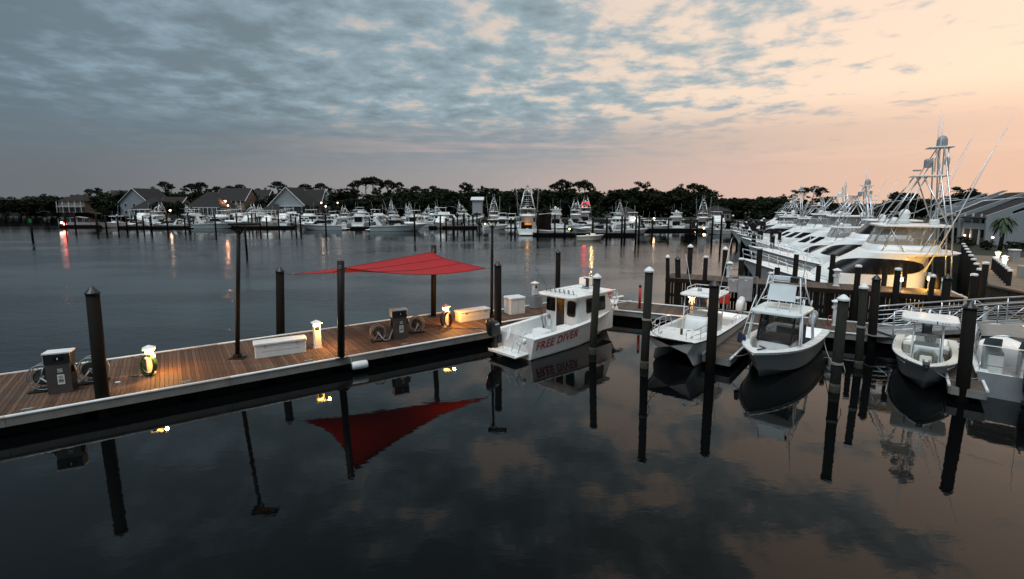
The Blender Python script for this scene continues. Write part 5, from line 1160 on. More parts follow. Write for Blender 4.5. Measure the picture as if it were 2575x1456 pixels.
# cruisers lying along the far left docks
Cr = cruiser('long pale cruiser with swept arch, bow pointing to the houses, first beside the boat shed'); 
def along(o, x0, x1, py, rev=False, first=False, lab=None, L0=13.0, dh=0.0, grp=None):
    (xa, ya), (xb, yb) = at(x0, py), at(x1, py); L = abs(xb-xa); k = L/(L0+.9)
    if rev: loc = (xb-.9*k*0, yb); hd = pi+dh
    else: loc = (xa+.9*k, ya); hd = dh
    if first: o.location = (loc[0], loc[1], 0); o.rotation_euler = (0, 0, hd); o.scale = (k, k, k); return o
    return copy_tree(o, lab, (loc[0], loc[1], 0), hd, k, grp)
along(Cr, 924, 1078, 581, False, True, dh=.05); index()
along(Cr, 733, 866, 578, True, lab='pale cruiser with bow towards the open water left of the swept-arch cruiser', dh=-.06)
along(Cr, 486, 622, 574, False, lab='pale cruiser moored beneath the lit balcony house', dh=.06)
along(Cr, 368, 462, 573, True, lab='smaller pale cruiser with windscreen among the left pilings', dh=-.05)
S1 = skiff('white open boat with hardtop beside the pontoon boat'); along(S1, 300, 356, 566, False, True, L0=7.0); index()
along(S1, 262, 306, 565, True, lab='small white open boat next to the pontoon canopy', L0=7.0)
Tr = trawler('white flybridge boat rising behind the pale cruisers'); x, y = fy(620, 562); Tr.location = (x, y, 0); Tr.rotation_euler = (0, 0, radians(20)); index()
Pt = pontoon('pontoon boat with peaked tan canopy on the lit float'); x, y = fy(208, 570); Pt.location = (x, y, .0); Pt.rotation_euler = (0, 0, .15); index()
random.seed(11)
def pz0(px): return 'below the left houses' if px < 640 else 'before the blue-grey gabled house' if px < 800 else 'behind the long pale cruisers' if px < 1090 else 'near the dark dock end'
BG = 'crowded boats behind the front row of cruisers'; srcs = [(S1, 1.15, 'white open boat with hardtop in the crowded back berths'), (Tr, .95, 'white flybridge boat in the crowded back berths'), (Cr, .75, 'pale cruiser in the crowded back berths'), (S1, 1.35, 'white open boat with hardtop in the crowded back berths'), (Y3, .72, 'short-tower yacht in the crowded back berths')]
for i, px in enumerate((385, 425, 458, 512, 556, 590, 650, 678, 700, 728, 752, 785, 812, 838, 868, 890, 915, 1010, 1050, 1092, 1118, 1140)):
    s_, k, lb = srcs[(i*7+i//3) % 5 if i % 4 else 1]; x, y = fy(px, 563+4*sin(i*2.1)); cps(s_, lb+' '+pz0(px), (x, y), radians(random.choice((85, 95, 268, 275, 20, 200))), k*random.uniform(.9, 1.1), BG+' '+lb.split()[1]+pz0(px))
for i in range(40):
    px = 322+21.5*i+random.uniform(-7, 7); s_, k, lb = srcs[(3, 0, 2, 1, 0, 4, 3, 1, 2, 0)[i % 10]]; x, y = fy(px, random.uniform(566.5, 571.5))
    cps(s_, lb.replace('crowded back berths', 'middle berths')+' '+pz0(px), (x, y), radians(random.choice((82, 98, 262, 278, 8, 188, 172))), k*random.uniform(.9, 1.15), 'middle berths '+lb.split()[1]+pz0(px))
for i, px in enumerate((1208, 1285, 1308, 1425, 1520, 1540, 1585, 1612, 1640, 1668, 1735, 1790, 1815)):
    s_, k, lb = srcs[(0, 1, 3, 2, 1, 0, 1, 3, 0, 2)[i % 10]]; x, y = fy(px, random.uniform(570, 576)); cps(s_, lb.replace('crowded back berths', 'berths at the far right docks' if px > 1580 else 'berths around the red-lit tower' if px > 1400 else 'berths around the lit-saloon yacht'), (x, y), radians(random.choice((85, 95, 265, 10, 185))), k*random.uniform(.85, 1.05), 'right berths %s %d' % (lb.split()[1], (px > 1400)+(px > 1580)))
x, y = fy(975, 565); cps(Y1, 'tower yacht with raised outriggers behind the swept-arch cruiser', (x, y), radians(60), .70)
x, y = fy(1035, 562); cps(Y1, 'tower yacht between the swept-arch cruiser and the trees', (x, y), radians(120), .62)
x, y = fy(1075, 568); cps(Tr, 'broad white flybridge boat moored behind the swept-arch cruiser bow', (x, y), radians(10), 1.15)
x, y = fy(880, 556); cps(Tr, 'white houseboat-like flybridge boat near the shore lamps', (x, y), radians(8), 1.1)
x, y = fy(1262, 574); cps(Tr, 'stern-on white flybridge boat between two tower yachts', (x, y), radians(88), .86)
x, y = fy(1213, 578); cps(S1, 'small white boat moored at the dark dock end', (x, y), radians(30), 1.2)
x, y = fy(1490, 588); cps(Cr, 'pale cruiser lying along the dock before the red-lit tower', (x+6, y), radians(180), .85)
x, y = fy(1540, 590); cps(S1, 'open boat right of the glowing skiff', (x, y), radians(5), 1.25)
x, y = fy(1432, 592); cps(S1, 'open boat left of the glowing skiff', (x, y), radians(170), 1.1)
Sl = skiff('small open skiff lit yellow by the dock lamp', 5.5, False, gelc); x, y = fy(1478, 604); Sl.location = (x-2.2, y, 0); lamp('skiff_lamp', (2.6, -2.2, 3.0), 130, (1.0, .68, .25), .1, Sl)
for i, (px, py) in enumerate(((1622, 578), (1655, 577), (1590, 582), (1800, 580), (1835, 588))): x, y = fy(px, py); cps(S1, 'low open boat with hardtop at the far right docks', (x, y), radians((10, 190, 80, 260, 200)[i]), 1.1, 'open boats at the far right docks')
x, y = fy(235, 530); x, y = at(222, 533.5); cps(Tr, 'white yacht moored by the far left shore', (x, y), radians(180), 1.3)
# long covered barge on the far left shore
x, y = at(112, 534); t = thing('covered_barge', 'long white covered barge with flat roof on the far left shore', 'barge', (x, y, 0)); MB().rbox((0, 0, 0), (24, 5, 1.2), .1).build('hull', gelg, t); MB().rbox((1, 0, 4.2), (20, 5, .35), .1).build('roof', gel, t); MB().rbox((4, 0, 4.55), (9, 3.5, 1.0), .1).build('upper_cabin', gel, t)
for q in range(5): MB().box((-8+4.4*q, -2.3, 2.7), (.5, .2, 3.0)).build('pillar', gel, t)
MB().box((0, 1, 2.7), (18, .3, 2.9)).build('dark_cabin', blackgl, t)

# far docks, pilings, lamps
FD = 'far floating docks'
fdm = mat('far_dock_timber', (.05, .042, .036), .9, var=.3)
for x0, x1, py, lb in ((150, 300, 575, 'dark float carrying the red lamps and pontoon boat'), (300, 640, 578, 'dark floating dock below the left cruisers'), (640, 735, 578, 'dark dock gap left of the long cruisers'), (866, 930, 580, 'dark dock end between the two long cruisers'), (1078, 1200, 578, 'dark dock right of the swept-arch cruiser'), (1340, 1600, 597, 'brown dock in front of the red-lit tower'), (1590, 1830, 585, 'long dark dock at the far right')):
    (xa, ya), (xb, yb) = at(x0, py-4), at(x1, py-4); t = thing('far_dock', lb, 'dock', ((xa+xb)/2, ya+.8, 0)); Lx = xb-xa
    MB().rbox((0, 0, -.2), (Lx, 2.2, .75), .05).build('float', under, t); MB().rbox((0, 0, .56), (Lx+.1, 2.4, .14), .03).build('deck', fdm, t)
# boat shed: tall brown boarded screen by the lit yacht
(xa, ya) = at(1368, 590); t = thing('boat_shed', 'brown boarded shed wall standing on the far dock beside the lit yacht', 'shed', (xa, ya+3, .7))
for q in range(16): MB().box((-1.8+.24*q, 0, 1.9+.03*q), (.22, .08, 3.7+.06*q)).build('board', pier_t, t)
MB().box((0, .5, 4.1), (4.3, 1.5, .12), 0, -.12).build('roof', trimw, t); MB().box((0, 1.1, 1.8), (3.8, .08, 3.4)).build('back_wall', pier_t, t)
random.seed(5)
fp_me = MB().tube([(0, 0, -1), (0, 0, 4.4)], .21, 8).mesh('shaft', pilew); fc_me = MB().lathe([(.24, 4.4), (.24, 4.5), (.02, 4.7)], n=8, sm=False).mesh('cap', black); fcw = MB().lathe([(.24, 4.4), (.24, 4.5), (.02, 4.7)], n=8, sm=False).mesh('cap', capw)
def pz(px): return 'beside the lit float' if px < 300 else 'around the left cruisers' if px < 640 else 'before the blue-grey gabled house' if px < 800 else 'around the long pale cruisers' if px < 1090 else 'left of the lit-saloon yacht' if px < 1320 else 'along the dock of the red-lit tower' if px < 1615 else 'at the far right dock'
def far_pile(px, py, k=1.0, white=False, lab=None, grp=None):
    x, y = at(px, py); t = thing('mooring_pile', lab or ('white-capped mooring pile ' if white else 'dark mooring pile ')+pz(px), 'pile', (x, y, 0), 0, grp or ('far white-capped piles ' if white else 'far dark piles ')+pz(px)); t.scale = (1, 1, k*.82)
    ob('shaft', fp_me, t); ob('cap', fcw if white else fc_me, t)
for px, py, k in ((166, 575, 1.25), (190, 572, 1.2), (245, 578, 1.1), (268, 578, 1.05), (298, 578, 1.1), (320, 578, .9), (345, 579, 1.1), (362, 577, 1), (382, 580, 1.1), (422, 580, 1.2), (466, 577, .9), (478, 576, .8), (543, 583, 1.2), (597, 582, 1.25), (655, 580, 1), (672, 580, 1), (702, 582, 1.15), (745, 585, 1.05), (757, 583, 1.2), (820, 586, 1.25), (1043, 590, 1.3), (1108, 587, 1.2), (1122, 584, 1.0), (1142, 584, 1), (1168, 583, 1.25), (1190, 583, 1.2), (1205, 583, .9),
                  (1285, 588, 1), (1295, 588, 1), (1352, 594, 1.5), (1395, 594, 1.3), (1420, 596, .9), (1490, 600, 1.2), (1525, 600, 1.2), (1563, 604, 1.3), (1570, 600, 1.2), (1598, 606, 1.3), (1606, 602, 1.3), (1640, 590, 1), (1680, 588, 1), (1735, 592, 1.1), (1752, 590, 1), (1790, 596, 1.2), (1812, 602, 1.4), (1840, 600, 1.3), (1870, 612, 1.5), (1880, 606, 1.5)):
    far_pile(px, py, k, white=(px in (298, 672, 1122, 1640, 1752, 1840)))
for i in range(46):
    px = random.uniform(330, 1200); far_pile(px, random.uniform(562, 572), random.uniform(.8, 1.2), random.random() < .3)
for i in range(26):
    s_ = random.uniform(7, 60); n_ = random.uniform(-1.5, 1.5); q = Vector((23.5, 43.5))+Vector((.40, .916))*s_; far_pile_x = q.x+n_*2
    t = thing('mooring_pile', 'dark mooring pile between the berthed yachts', 'pile', (q.x+n_*2.2, q.y+n_, 0), 0, 'piles between the yacht row'); t.scale = (1, 1, random.uniform(.85, 1.05)); ob('shaft', fp_me, t); ob('cap', fcw if random.random() < .4 else fc_me, t)
# channel markers
def marker(lab, bx, by, ty):
    x, y = at(bx, by); _, zt = xz(bx, ty, y); t = thing('channel_marker', lab, 'marker', (x, y, 0)); MB().tube([(0, 0, -1.5), (0, 0, zt)], .16 if y < 90 else .2, 8).build('post', pilew, t); k = 1.0 if y < 90 else 1.15
    MB().box((.05, -.22, zt-.35), (.62*k, .05, .75*k)).build('dayboard', greenp, t); MB().box((-.18, .0, zt-.35), (.05, .62*k, .75*k)).build('dayboard', greenp, t)
marker('green-topped channel marker post standing alone in open water', 82, 598, 551); marker('green-topped marker post just right of the thin light pole', 620, 630, 558)
# lit lamps of the far shore
def shore_lamp(lab, px, py, Y, m, e, col, r=.28, base=1.0, grp=None):
    x, z = xz(px, py, Y); t = thing('shore_lamp', lab, 'lamp', (x, Y, base), 0, grp); MB().ell((0, 0, z-base), (r, r, r), 10, 8).build('globe', m, t)
    if z-base > .5: MB().cyl((0, 0, 0), (0, 0, z-base-r), .06, n=6).build('pole', darkpaint, t)
    if e: lamp('lamp_light', (0, -.6, z-base), e, col, .3, t)
WL = (1.0, .68, .45)
shore_lamp('bright lamp among dark shrubs left of the hipped cottage', 428, 529, 178, whitelens, 90, WL, .34); shore_lamp('pinkish lamp on the float mast beside the red lamp', 155, 560, 147, whitelens, 30, (1, .5, .4), .34, .7)
shore_lamp('red lamp on the lit float', 163.5, 563.5, 147, redlens, 60, (1, .1, .06), .36, .7)
shore_lamp('white dock lamp in front of the blue-grey gabled house', 808, 510, 165, whitelens, 40, WL, .3); shore_lamp('second white dock lamp just below the first one', 819, 519, 163, whitelens, 40, WL, .28); shore_lamp('white dock lamp right of the pair near the flybridge boats', 849, 510, 166, whitelens, 20, WL, .24)
for px, py, Y in ((949, 577, 146), (990, 568, 146), (1432, 576, 130), (1449, 588, 122), (1598, 549, 140), (1645, 549, 140), (1691, 553, 150), (1770, 574, 130), (598, 561, 150), (577, 561, 152), (766, 571, 150), (1220, 563, 150)): shore_lamp('small warm dock lamp glowing low over the far docks', px, py, Y, warmlens, 25, WL, .20, .7, 'small far dock lamps')
shore_lamp('yellow dock lamp whose long reflection lies on the water', 1746, 585, 128, mat('yellow_lamp', (.9, .7, .3), .4, var=0, emit=(1, .60, .2), es=40), 40, (1, .7, .3), .22, .7); shore_lamp('yellow lamp over the glowing skiff', 1478, 592, 117.5, mat('yellow_lamp', (.9, .7, .3), .4, var=0, emit=(1, .60, .2), es=60), 0, WL, .26, .7)
# ------------------------------------------------------------------ houses
def windows(t, w, y, rows, n, ww=.95, wh=1.3, x0=None, lit=()):
    for r, z in enumerate(rows):
        for i in range(n):
            x = -w/2+w*(i+.5)/n; fr = MB().box((x, y-.03, z), (ww+.2, .08, wh+.2)).build('window', trimw, t); MB().box((x, y-.075, z), (ww, .04, wh)).build('pane', litwin if (r, i) in lit else winm, fr)
def gable(label, px0, px1, Y, zb, eave, ridge, depth, wall, roof, front=True, nw=4, rows=(1.5,), rz=0.0, porch=False, lit=(), hip=False, chim=False, group=None):
    xa, xb = xz(px0, 520, Y)[0], xz(px1, 520, Y)[0]; w = xb-xa; d = depth; t = thing('house', label, 'house', ((xa+xb)/2, Y+d/2, zb), rz, group)
    b = MB(); b.box((0, 0, eave/2), (w, d, eave))
    if front and not hip: b.slab([(-w/2, -d/2+.01, eave), (w/2, -d/2+.01, eave), (0, -d/2+.01, ridge)], -(d-.02))
    elif not hip: b.slab([(-w/2+.01, d/2, eave), (-w/2+.01, -d/2, eave), (-w/2+.01, 0, ridge)], -(w-.02))
    b.build('wall', wall, t); o = .5
    if hip:
        rd = max(.6, w/2-d*.45); r = MB().add([(-w/2-o, -d/2-o, eave), (w/2+o, -d/2-o, eave), (w/2+o, d/2+o, eave), (-w/2-o, d/2+o, eave), (-rd, 0, ridge), (rd, 0, ridge)], [(0, 1, 5, 4), (1, 2, 5), (2, 3, 4, 5), (3, 0, 4), (0, 3, 2, 1)]).build('roof', roof, t)
    elif front:
        r = MB(); k = (ridge-eave)/(w/2)
        for s in (-1, 1):
            p = [(s*(w/2+o), -d/2-o, eave-o*k+.06), (s*(w/2+o), d/2+o, eave-o*k+.06), (0, d/2+o, ridge+.06), (0, -d/2-o, ridge+.06)]; r.slab(p if s > 0 else p[::-1], .18)
        r = r.build('roof', roof, t)
        for s in (-1, 1): MB().tube([(s*(w/2+o), -d/2-o-.05, eave-o*k+.1), (0, -d/2-o-.05, ridge+.1)], .14, 4, False).build('bargeboard', trimw, t)
    else:
        r = MB(); k = (ridge-eave)/(d/2)
        for s in (-1, 1):
            p = [(-w/2-o, s*(d/2+o), eave-o*k+.06), (w/2+o, s*(d/2+o), eave-o*k+.06), (w/2+o, 0, ridge+.06), (-w/2-o, 0, ridge+.06)]; r.slab(p[::-1] if s > 0 else p, .18)
        r = r.build('roof', roof, t)
        for s in (-1, 1): MB().tube([(s*(w/2+o+.05), -d/2-o, eave-o*k+.1), (s*(w/2+o+.05), 0, ridge+.1)], .15, 4, False).build('bargeboard', trimw, t)
    if chim: MB().box((w*.2, d*.1, ridge+.3), (.9, .9, 1.8)).build('chimney', wall, r)
    windows(t, w*.9, -d/2, rows, nw, lit=lit)
    if porch:
        MB().box((0, -d/2-1.1, eave-.15 if len(rows) < 2 else eave*.5), (w*.96, 2.2, .22)).build('porch_roof', trimw, t)
        for i in range(nw+1): MB().box((-w*.46+w*.92*i/nw, -d/2-2.05, (eave-.2)/2), (.22, .22, eave-.3)).build('porch_post', trimw, t)
        if len(rows) > 1: MB().box((0, -d/2-2.1, eave*.5+.95), (w*.94, .08, .10)).build('balcony_rail', trimw, t)
    return t
gable('tan two-storey house with hipped brown roof on the far left shore', 148, 214, 288, 1.8, 6.6, 10.2, 11, wallt, roofb, hip=True, nw=4, rows=(1.7, 4.7), porch=True)
gable('blue-grey stepped gable house, rear unit', 262, 330, 238, 1.4, 7.0, 11.8, 14, wallb, roofm, False, 5, (1.8, 5.0), porch=True)
gable('tall blue-grey gable end house with dark roof at left of the marina', 302, 374, 226, 1.4, 6.2, 12.4, 16, wallb, roofm, True, 3, (1.8, 5.0))
gable('low hip-roofed cottage with white porch beside the tall gable house', 330, 402, 205, 1.4, 3.4, 8.2, 11, wallb, roofm, hip=True, nw=5, rows=(1.6,), porch=True)
gable('brick-toned cottage lit warm by the shrub lamp', 398, 450, 214, 1.4, 4.5, 8.4, 10, wallt, roofb, False, 4, (1.7,), porch=True)
gable('long hip-roofed house with dormer and white porch', 470, 555, 208, 1.4, 4.2, 10.6, 12, wallw, roofm, hip=True, nw=7, rows=(1.7,), porch=True)
g_ = gable('two-storey house with glowing balcony under a broad dark roof', 540, 615, 222, 1.4, 7.0, 12.4, 13, wallt, roofm, False, 6, (1.8, 5.1), porch=True, chim=True, lit=((1, 1), (1, 2), (0, 2)))
x, z = xz(567, 506, 213); t = thing('balcony_lamp', 'bright lamp on the balcony of the glowing house', 'lamp', (x, 213, z)); MB().ell((0, 0, 0), (.42, .42, .42), 10, 8).build('globe', whitelens, t); MB().ell((.9, 0, -1.9), (.36, .36, .36), 10, 8).build('globe', whitelens, t); lamp('lamp_light', (0, -.9, 0), 800, (1, .42, .2), .4, t)
gable('dark-roofed house showing two roof steps right of the glowing balcony', 612, 668, 232, 1.4, 6.6, 12.0, 12, wallt, roofm, False, 4, (1.8, 5.0), chim=True)
gable('large pale blue-grey house with big front gable behind the docks', 676, 768, 204, 1.4, 4.8, 12.2, 15, wallb, roofm, True, 4, (1.9,), porch=True)
gable('low wing with porch attached left of the large blue-grey house', 655, 700, 198, 1.4, 3.2, 5.6, 9, wallb, roofm, hip=True, nw=4, rows=(1.5,), porch=True)
gable('brown-roofed house right of the large blue-grey house', 762, 806, 226, 1.4, 6.0, 12.0, 11, wallt, roofm, False, 3, (1.7, 4.6))
gable('small gabled house behind the pair of dock lamps', 806, 840, 230, 1.4, 6.4, 11.4, 10, wallw, roofm, True, 2, (1.8, 4.8), chim=True)
gable('white-roofed shed behind the right tower yacht', 1188, 1212, 185, 1.4, 7.0, 8.0, 6, wallw, trimw, False, 3, (1.6,))
gable('small pale shed among the far right docks', 1560, 1600, 176, 1.4, 2.6, 4.6, 6, wallt, roofm, hip=True, nw=3, rows=(1.4,))
gable('low boathouse at the far right dock end', 1785, 1840, 168, 1.4, 3.2, 5.0, 8, wallt, roofm, hip=True, nw=4, rows=(1.5,))
def townhouses(label, p, ang, units, w=4.5, eave=3.9, ridge=6.2, d=9.5):
    """row along local x, front at -y; roofs rise from the front eave, white fin walls between the units"""
    t = thing('townhouse_row', label, 'townhouse', (p[0], p[1], 2.42), ang); L = units*w
    MB().slab([(0, 0, 0), (0, d, 0), (0, d, eave-.3), (0, d*.62, ridge-.25), (0, 0, eave-.3)], L).build('wall', wallb, t)
    for i in range(units):
        dz = .25*i
        MB().slab([(i*w+.14, -.5, eave-.22), (i*w+w-.14, -.5, eave-.22), (i*w+w-.14, d*.62, ridge+.05), (i*w+.14, d*.62, ridge+.05)], .14).build('roof', roofm, t)
        MB().slab([(i*w+.14, d*.62, ridge+.05), (i*w+w-.14, d*.62, ridge+.05), (i*w+w-.14, d+.4, eave), (i*w+.14, d+.4, eave)], .14).build('roof', roofm, t)
        for z in (1.25, 3.0):
            for q in range(3):
                fr = MB().box((i*w+w*(q+.5)/3, -.03, z), (1.1, .06, 1.25)).build('window', trimw, t); MB().box((i*w+w*(q+.5)/3, -.075, z), (.95, .05, 1.1)).build('pane', winm, fr)
        MB().box((i*w+w/2, -1.0, 1.98), (w-.3, 1.9, .16)).build('balcony_floor', wallw, t); MB().box((i*w+w/2, -1.9, 2.35), (w-.3, .06, .55)).build('balcony_rail', wallw, t)
        for q in range(4): MB().box((i*w+.2+(w-.4)*q/3, -1.85, 1.9), (.15, .15, 3.7)).build('porch_post', trimw, t)
        MB().slab([(i*w+.14, -2.3, eave-.75), (i*w+w-.14, -2.3, eave-.75), (i*w+w-.14, -.52, eave-.24), (i*w+.14, -.52, eave-.24)], .12).build('porch_roof', roofm, t)
    for i in range(units+1):
        MB().slab([(i*w-.11, -2.1, 0), (i*w-.11, .3, 0), (i*w-.11, .3, eave+.15), (i*w-.11, d*.62, ridge+.45), (i*w-.11, d*.62-.6, ridge+.45), (i*w-.11, -2.3, eave-.35)][::-1], .22).build('fin_wall', wallb, t)
    return t
tA = townhouses('grey townhouse row with slanted fin walls and balconies above the lawn', (59.4, 66.5), atan2(-.98, -.17), 2)
tB = townhouses('second grey townhouse row whose end wall shows behind the first', (75.5, 86.0), atan2(-.98, -.17), 2)
for x, y in ((56.4, 61.5), (54.6, 56.0)): shore_lamp('small bright porch lamp in front of the townhouse row', (CX+F*x/(y*cos(PT)+4*sin(PT))), 592 if y > 60 else 597, y, whitelens, 25, WL, .13, 2.42, 'townhouse porch lamps')

# ------------------------------------------------------------------ trees
def clump(b, c, r, n, s):
    for _ in range(n):
        d = Vector((random.gauss(0, 1), random.gauss(0, 1), random.gauss(0, 1))).normalized()*random.random()**.4
        p = Vector(c)+Vector((d.x*r[0], d.y*r[1], d.z*r[2])); u = Vector((random.gauss(0, 1), random.gauss(0, 1), random.gauss(0, .6))).normalized(); v = u.cross(Vector((random.gauss(0, 1), random.gauss(0, 1), random.gauss(0, 1)))).normalized(); q = s*random.uniform(.6, 1.3)
        b.add([p-u*q, p+v*q*.55, p+u*q, p-v*q*.55], [(0, 1, 2, 3)])
def tree(kind, seed):
    random.seed(seed); tr = MB(); cr = MB()
    if kind == 'pine':
        hh = 15.0; bx, by = random.uniform(-.6, .6), random.uniform(-.6, .6); ax = lambda f: (bx*f*f, by*f*f, hh*f*.96)
        tr.tube([ax(i/6) for i in range(7)], [.30-.22*i/6 for i in range(7)], 7)
        for i in range(22):
            f = random.uniform(.42, .97); a = random.uniform(0, 2*pi); ln = (1-f)*4.6+1.0; p = Vector(ax(f)); e = p+Vector((cos(a)*ln, sin(a)*ln, random.uniform(.1, .9)))
            tr.tube([p, p.lerp(e, .5)+Vector((0, 0, -.15)), e], [.10, .06, .03], 4); clump(cr, e, (random.uniform(.7, 1.25), random.uniform(.7, 1.25), random.uniform(.45, .75)), 46, .40)
        clump(cr, ax(1.0), (1.2, 1.2, .8), 60, .36); mm = leafm
    elif kind == 'umbrella':
        hh = 15.0; ax = lambda f: (.5*f, 0, hh*f*.95); tr.tube([ax(i/5) for i in range(6)], [.32-.2*i/5 for i in range(6)], 7)
        for i in range(16):
            a = 2*pi*i/16+random.uniform(-.3, .3); f = random.uniform(.74, .9); ln = random.uniform(1.2, 3.6); p = Vector(ax(f)); e = Vector((p.x+cos(a)*ln, sin(a)*ln, hh*(.99-.012*ln**1.7)+random.uniform(-.5, .2))); tr.tube([p, p.lerp(e, .5), e], [.12, .07, .03], 4); clump(cr, e, (1.15, 1.15, .6), 46, .36)
        clump(cr, (.5, 0, 15.0), (2.0, 2.0, .7), 110, .36); mm = leafm
    else:
        hh = 9.0; tr.tube([(0, 0, 0), (.1, 0, 2), (.2, .1, 5)], [.36, .28, .12], 7)
        for i in range(26):
            a = random.uniform(0, 2*pi); r_ = random.uniform(0, 1)**.6*3.6; z = 2.2+random.random()*5.6*(1-(r_/5.2)**2); e = Vector((cos(a)*r_, sin(a)*r_, z)); tr.tube([(.1, 0, 1.8), (e.x*.5, e.y*.5, z*.7), e], [.12, .07, .03], 4); clump(cr, e, (1.3, 1.3, .95), 60, .38)
        clump(cr, (0, 0, 2.0), (3.4, 3.4, 1.6), 150, .40); mm = leafo
    return hh, tr.mesh('trunk', barkm), cr.mesh('crown', mm)
TR = {k: [tree(k, 30+i*3+ord(k[0])) for i in range(n)] for k, n in (('pine', 4), ('umbrella', 3), ('oak', 4))}
random.seed(21)
def plant(kind, x, y, z, top, label, group, wk=1.0):
    hh, a, b = random.choice(TR[kind]); t = thing(kind+'_tree' if kind != 'umbrella' else 'umbrella_pine', label, 'tree', (x, y, z), random.uniform(0, 6.28), group); k = (top-z)/hh; t.scale = (k*wk, k*wk, k); ob('trunk', a, t); ob('crown', b, t)
def zone(px): return 'on the far left point' if px < 265 else 'behind the shore houses' if px < 850 else 'in the wood behind the centre docks' if px < 1330 else 'in the wood behind the red-lit tower' if px < 1560 else 'in the wood behind the right docks' if px < 1810 else 'beyond the yacht row'
tops = [(-30, 500, 'o', 330), (12, 505, 'o', 330), (40, 498, 'o', 326), (62, 494, 'o', 322), (85, 490, 'o', 316), (108, 487, 'p', 312), (122, 484, 'o', 312), (140, 488, 'o', 310), (160, 495, 'o', 308), (178, 490, 'p', 306), (196, 489, 'p', 304), (214, 482, 'o', 300), (226, 477, 'u', 298), (247, 472, 'p', 292), (258, 488, 'o', 290), (282, 482, 'o', 262),
        (298, 478, 'o', 262), (385, 484, 'o', 250), (384, 470, 'p', 262), (414, 459, 'u', 255), (432, 466, 'p', 255), (462, 468, 'p', 262), (480, 464, 'u', 258), (503, 461, 'u', 256), (520, 474, 'p', 258), (545, 471, 'u', 262), (575, 470, 'u', 268), (600, 466, 'u', 268), (630, 478, 'o', 262), (645, 474, 'p', 266), (662, 478, 'p', 262), (680, 476, 'p', 262), (700, 459, 'u', 256), (712, 470, 'p', 262), (764, 465, 'u', 258), (780, 476, 'o', 258), (808, 463, 'u', 252), (832, 472, 'p', 254),
        (852, 476, 'p', 250), (868, 474, 'o', 250), (886, 468, 'p', 246), (900, 456, 'u', 244), (918, 449, 'u', 240), (936, 447, 'u', 240), (955, 452, 'p', 238), (972, 456, 'u', 238), (990, 460, 'p', 238), (1003, 458, 'p', 240), (1025, 470, 'o', 236), (1048, 470, 'u', 236), (1070, 474, 'p', 236), (1092, 470, 'u', 240), (1112, 472, 'o', 236), (1140, 474, 'o', 232), (1168, 458, 'p', 230), (1182, 462, 'p', 230), (1200, 476, 'o', 236), (1232, 474, 'p', 236), (1252, 474, 'p', 236), (1275, 480, 'o', 236), (1300, 484, 'o', 236),
        (1345, 474, 'o', 234), (1372, 474, 'o', 234), (1396, 464, 'u', 232), (1418, 455, 'u', 230), (1436, 458, 'p', 230), (1455, 459, 'u', 230), (1472, 456, 'u', 228), (1488, 466, 'p', 228), (1506, 480, 'o', 232), (1535, 478, 'p', 232), (1560, 481, 'o', 232), (1590, 480, 'o', 230), (1606, 457, 'p', 224), (1630, 457, 'p', 222), (1642, 468, 'o', 224), (1660, 476, 'o', 226), (1690, 478, 'o', 226), (1714, 463, 'p', 220), (1745, 464, 'u', 220), (1766, 468, 'u', 220), (1782, 476, 'p', 222),
        (1805, 496, 'o', 222), (1830, 492, 'o', 222), (1852, 489, 'o', 222), (1880, 496, 'o', 224), (1905, 494, 'o', 222), (1935, 490, 'o', 218), (1970, 488, 'p', 214), (1998, 478, 'p', 210), (2022, 474, 'u', 208), (2046, 468, 'p', 204), (2062, 474, 'u', 204), (2080, 490, 'o', 206), (2110, 506, 'o', 206), (2150, 508, 'o', 202), (2185, 508, 'o', 200), (2230, 506, 'o', 190), (2272, 470, 'o', 160), (2290, 480, 'o', 160), (2335, 490, 'o', 160), (2405, 470, 'p', 120), (2430, 464, 'o', 118), (2452, 474, 'o', 118), (2380, 496, 'o', 140)]
KN = {'o': 'oak', 'p': 'pine', 'u': 'umbrella'}
LB = {'oak': 'broad dark oak growing ', 'pine': 'tall open-crowned pine standing ', 'umbrella': 'flat-topped umbrella pine standing '}
for px, py, k, Y in tops:
    x, z = xz(px, py, Y); k = KN[k]; zn = zone(px); plant(k, x, Y, 1.6, z, LB[k]+zn, k+' '+zn, {'oak': random.uniform(.9, 1.25), 'pine': 1.0, 'umbrella': random.uniform(.9, 1.1)}[k])
for i in range(190):      # lower oaks closing the wood
    px = random.uniform(-30, 2160) if i < 180 else random.uniform(2170, 2350); Y = (300 if px < 262 else random.uniform(232, 262) if px < 850 else random.uniform(205, 225) if px < 1800 else random.uniform(180, 200)); x, z = xz(px, 466+30*random.random()**1.3 if 850 < px < 1790 else random.uniform(488, 500) if not 262 < px < 850 else random.uniform(472, 484), Y)
    if px > 2000: Y = 190; x, z = xz(px, random.uniform(510, 518), Y)
    zn = zone(px); plant('oak', x, Y, 1.5, z, 'low rounded oak filling the undergrowth '+zn, 'low oak '+zn, random.uniform(1.2, 1.6))
for px, Y, py in ((395, 200, 505), (408, 198, 498), (445, 200, 500), (458, 198, 503), (640, 208, 508), (655, 206, 512), (262, 220, 520), (775, 195, 512)): x, z = xz(px, py, Y); plant('oak', x, Y, 1.4, z, 'dark rounded shrub oak between the shore houses', 'shrub oaks between houses', 1.1)
# understorey mass that cannot be counted
random.seed(3); b = MB()
for i in range(190):
    px = random.uniform(-60, 2360); Y = 305 if px < 262 else random.uniform(250, 262) if px < 850 else random.uniform(200, 212) if px < 1800 else 180
    x, z = xz(px, 520, Y); clump(b, (x, Y, 3.4), (5.5, 2.0, 3.6 if px < 2000 else 1.8), 60, .85)
o = b.build('undergrowth', leafo); tag(o, 'dark undergrowth along the far shore below the trees', 'undergrowth'); o['kind'] = 'stuff'
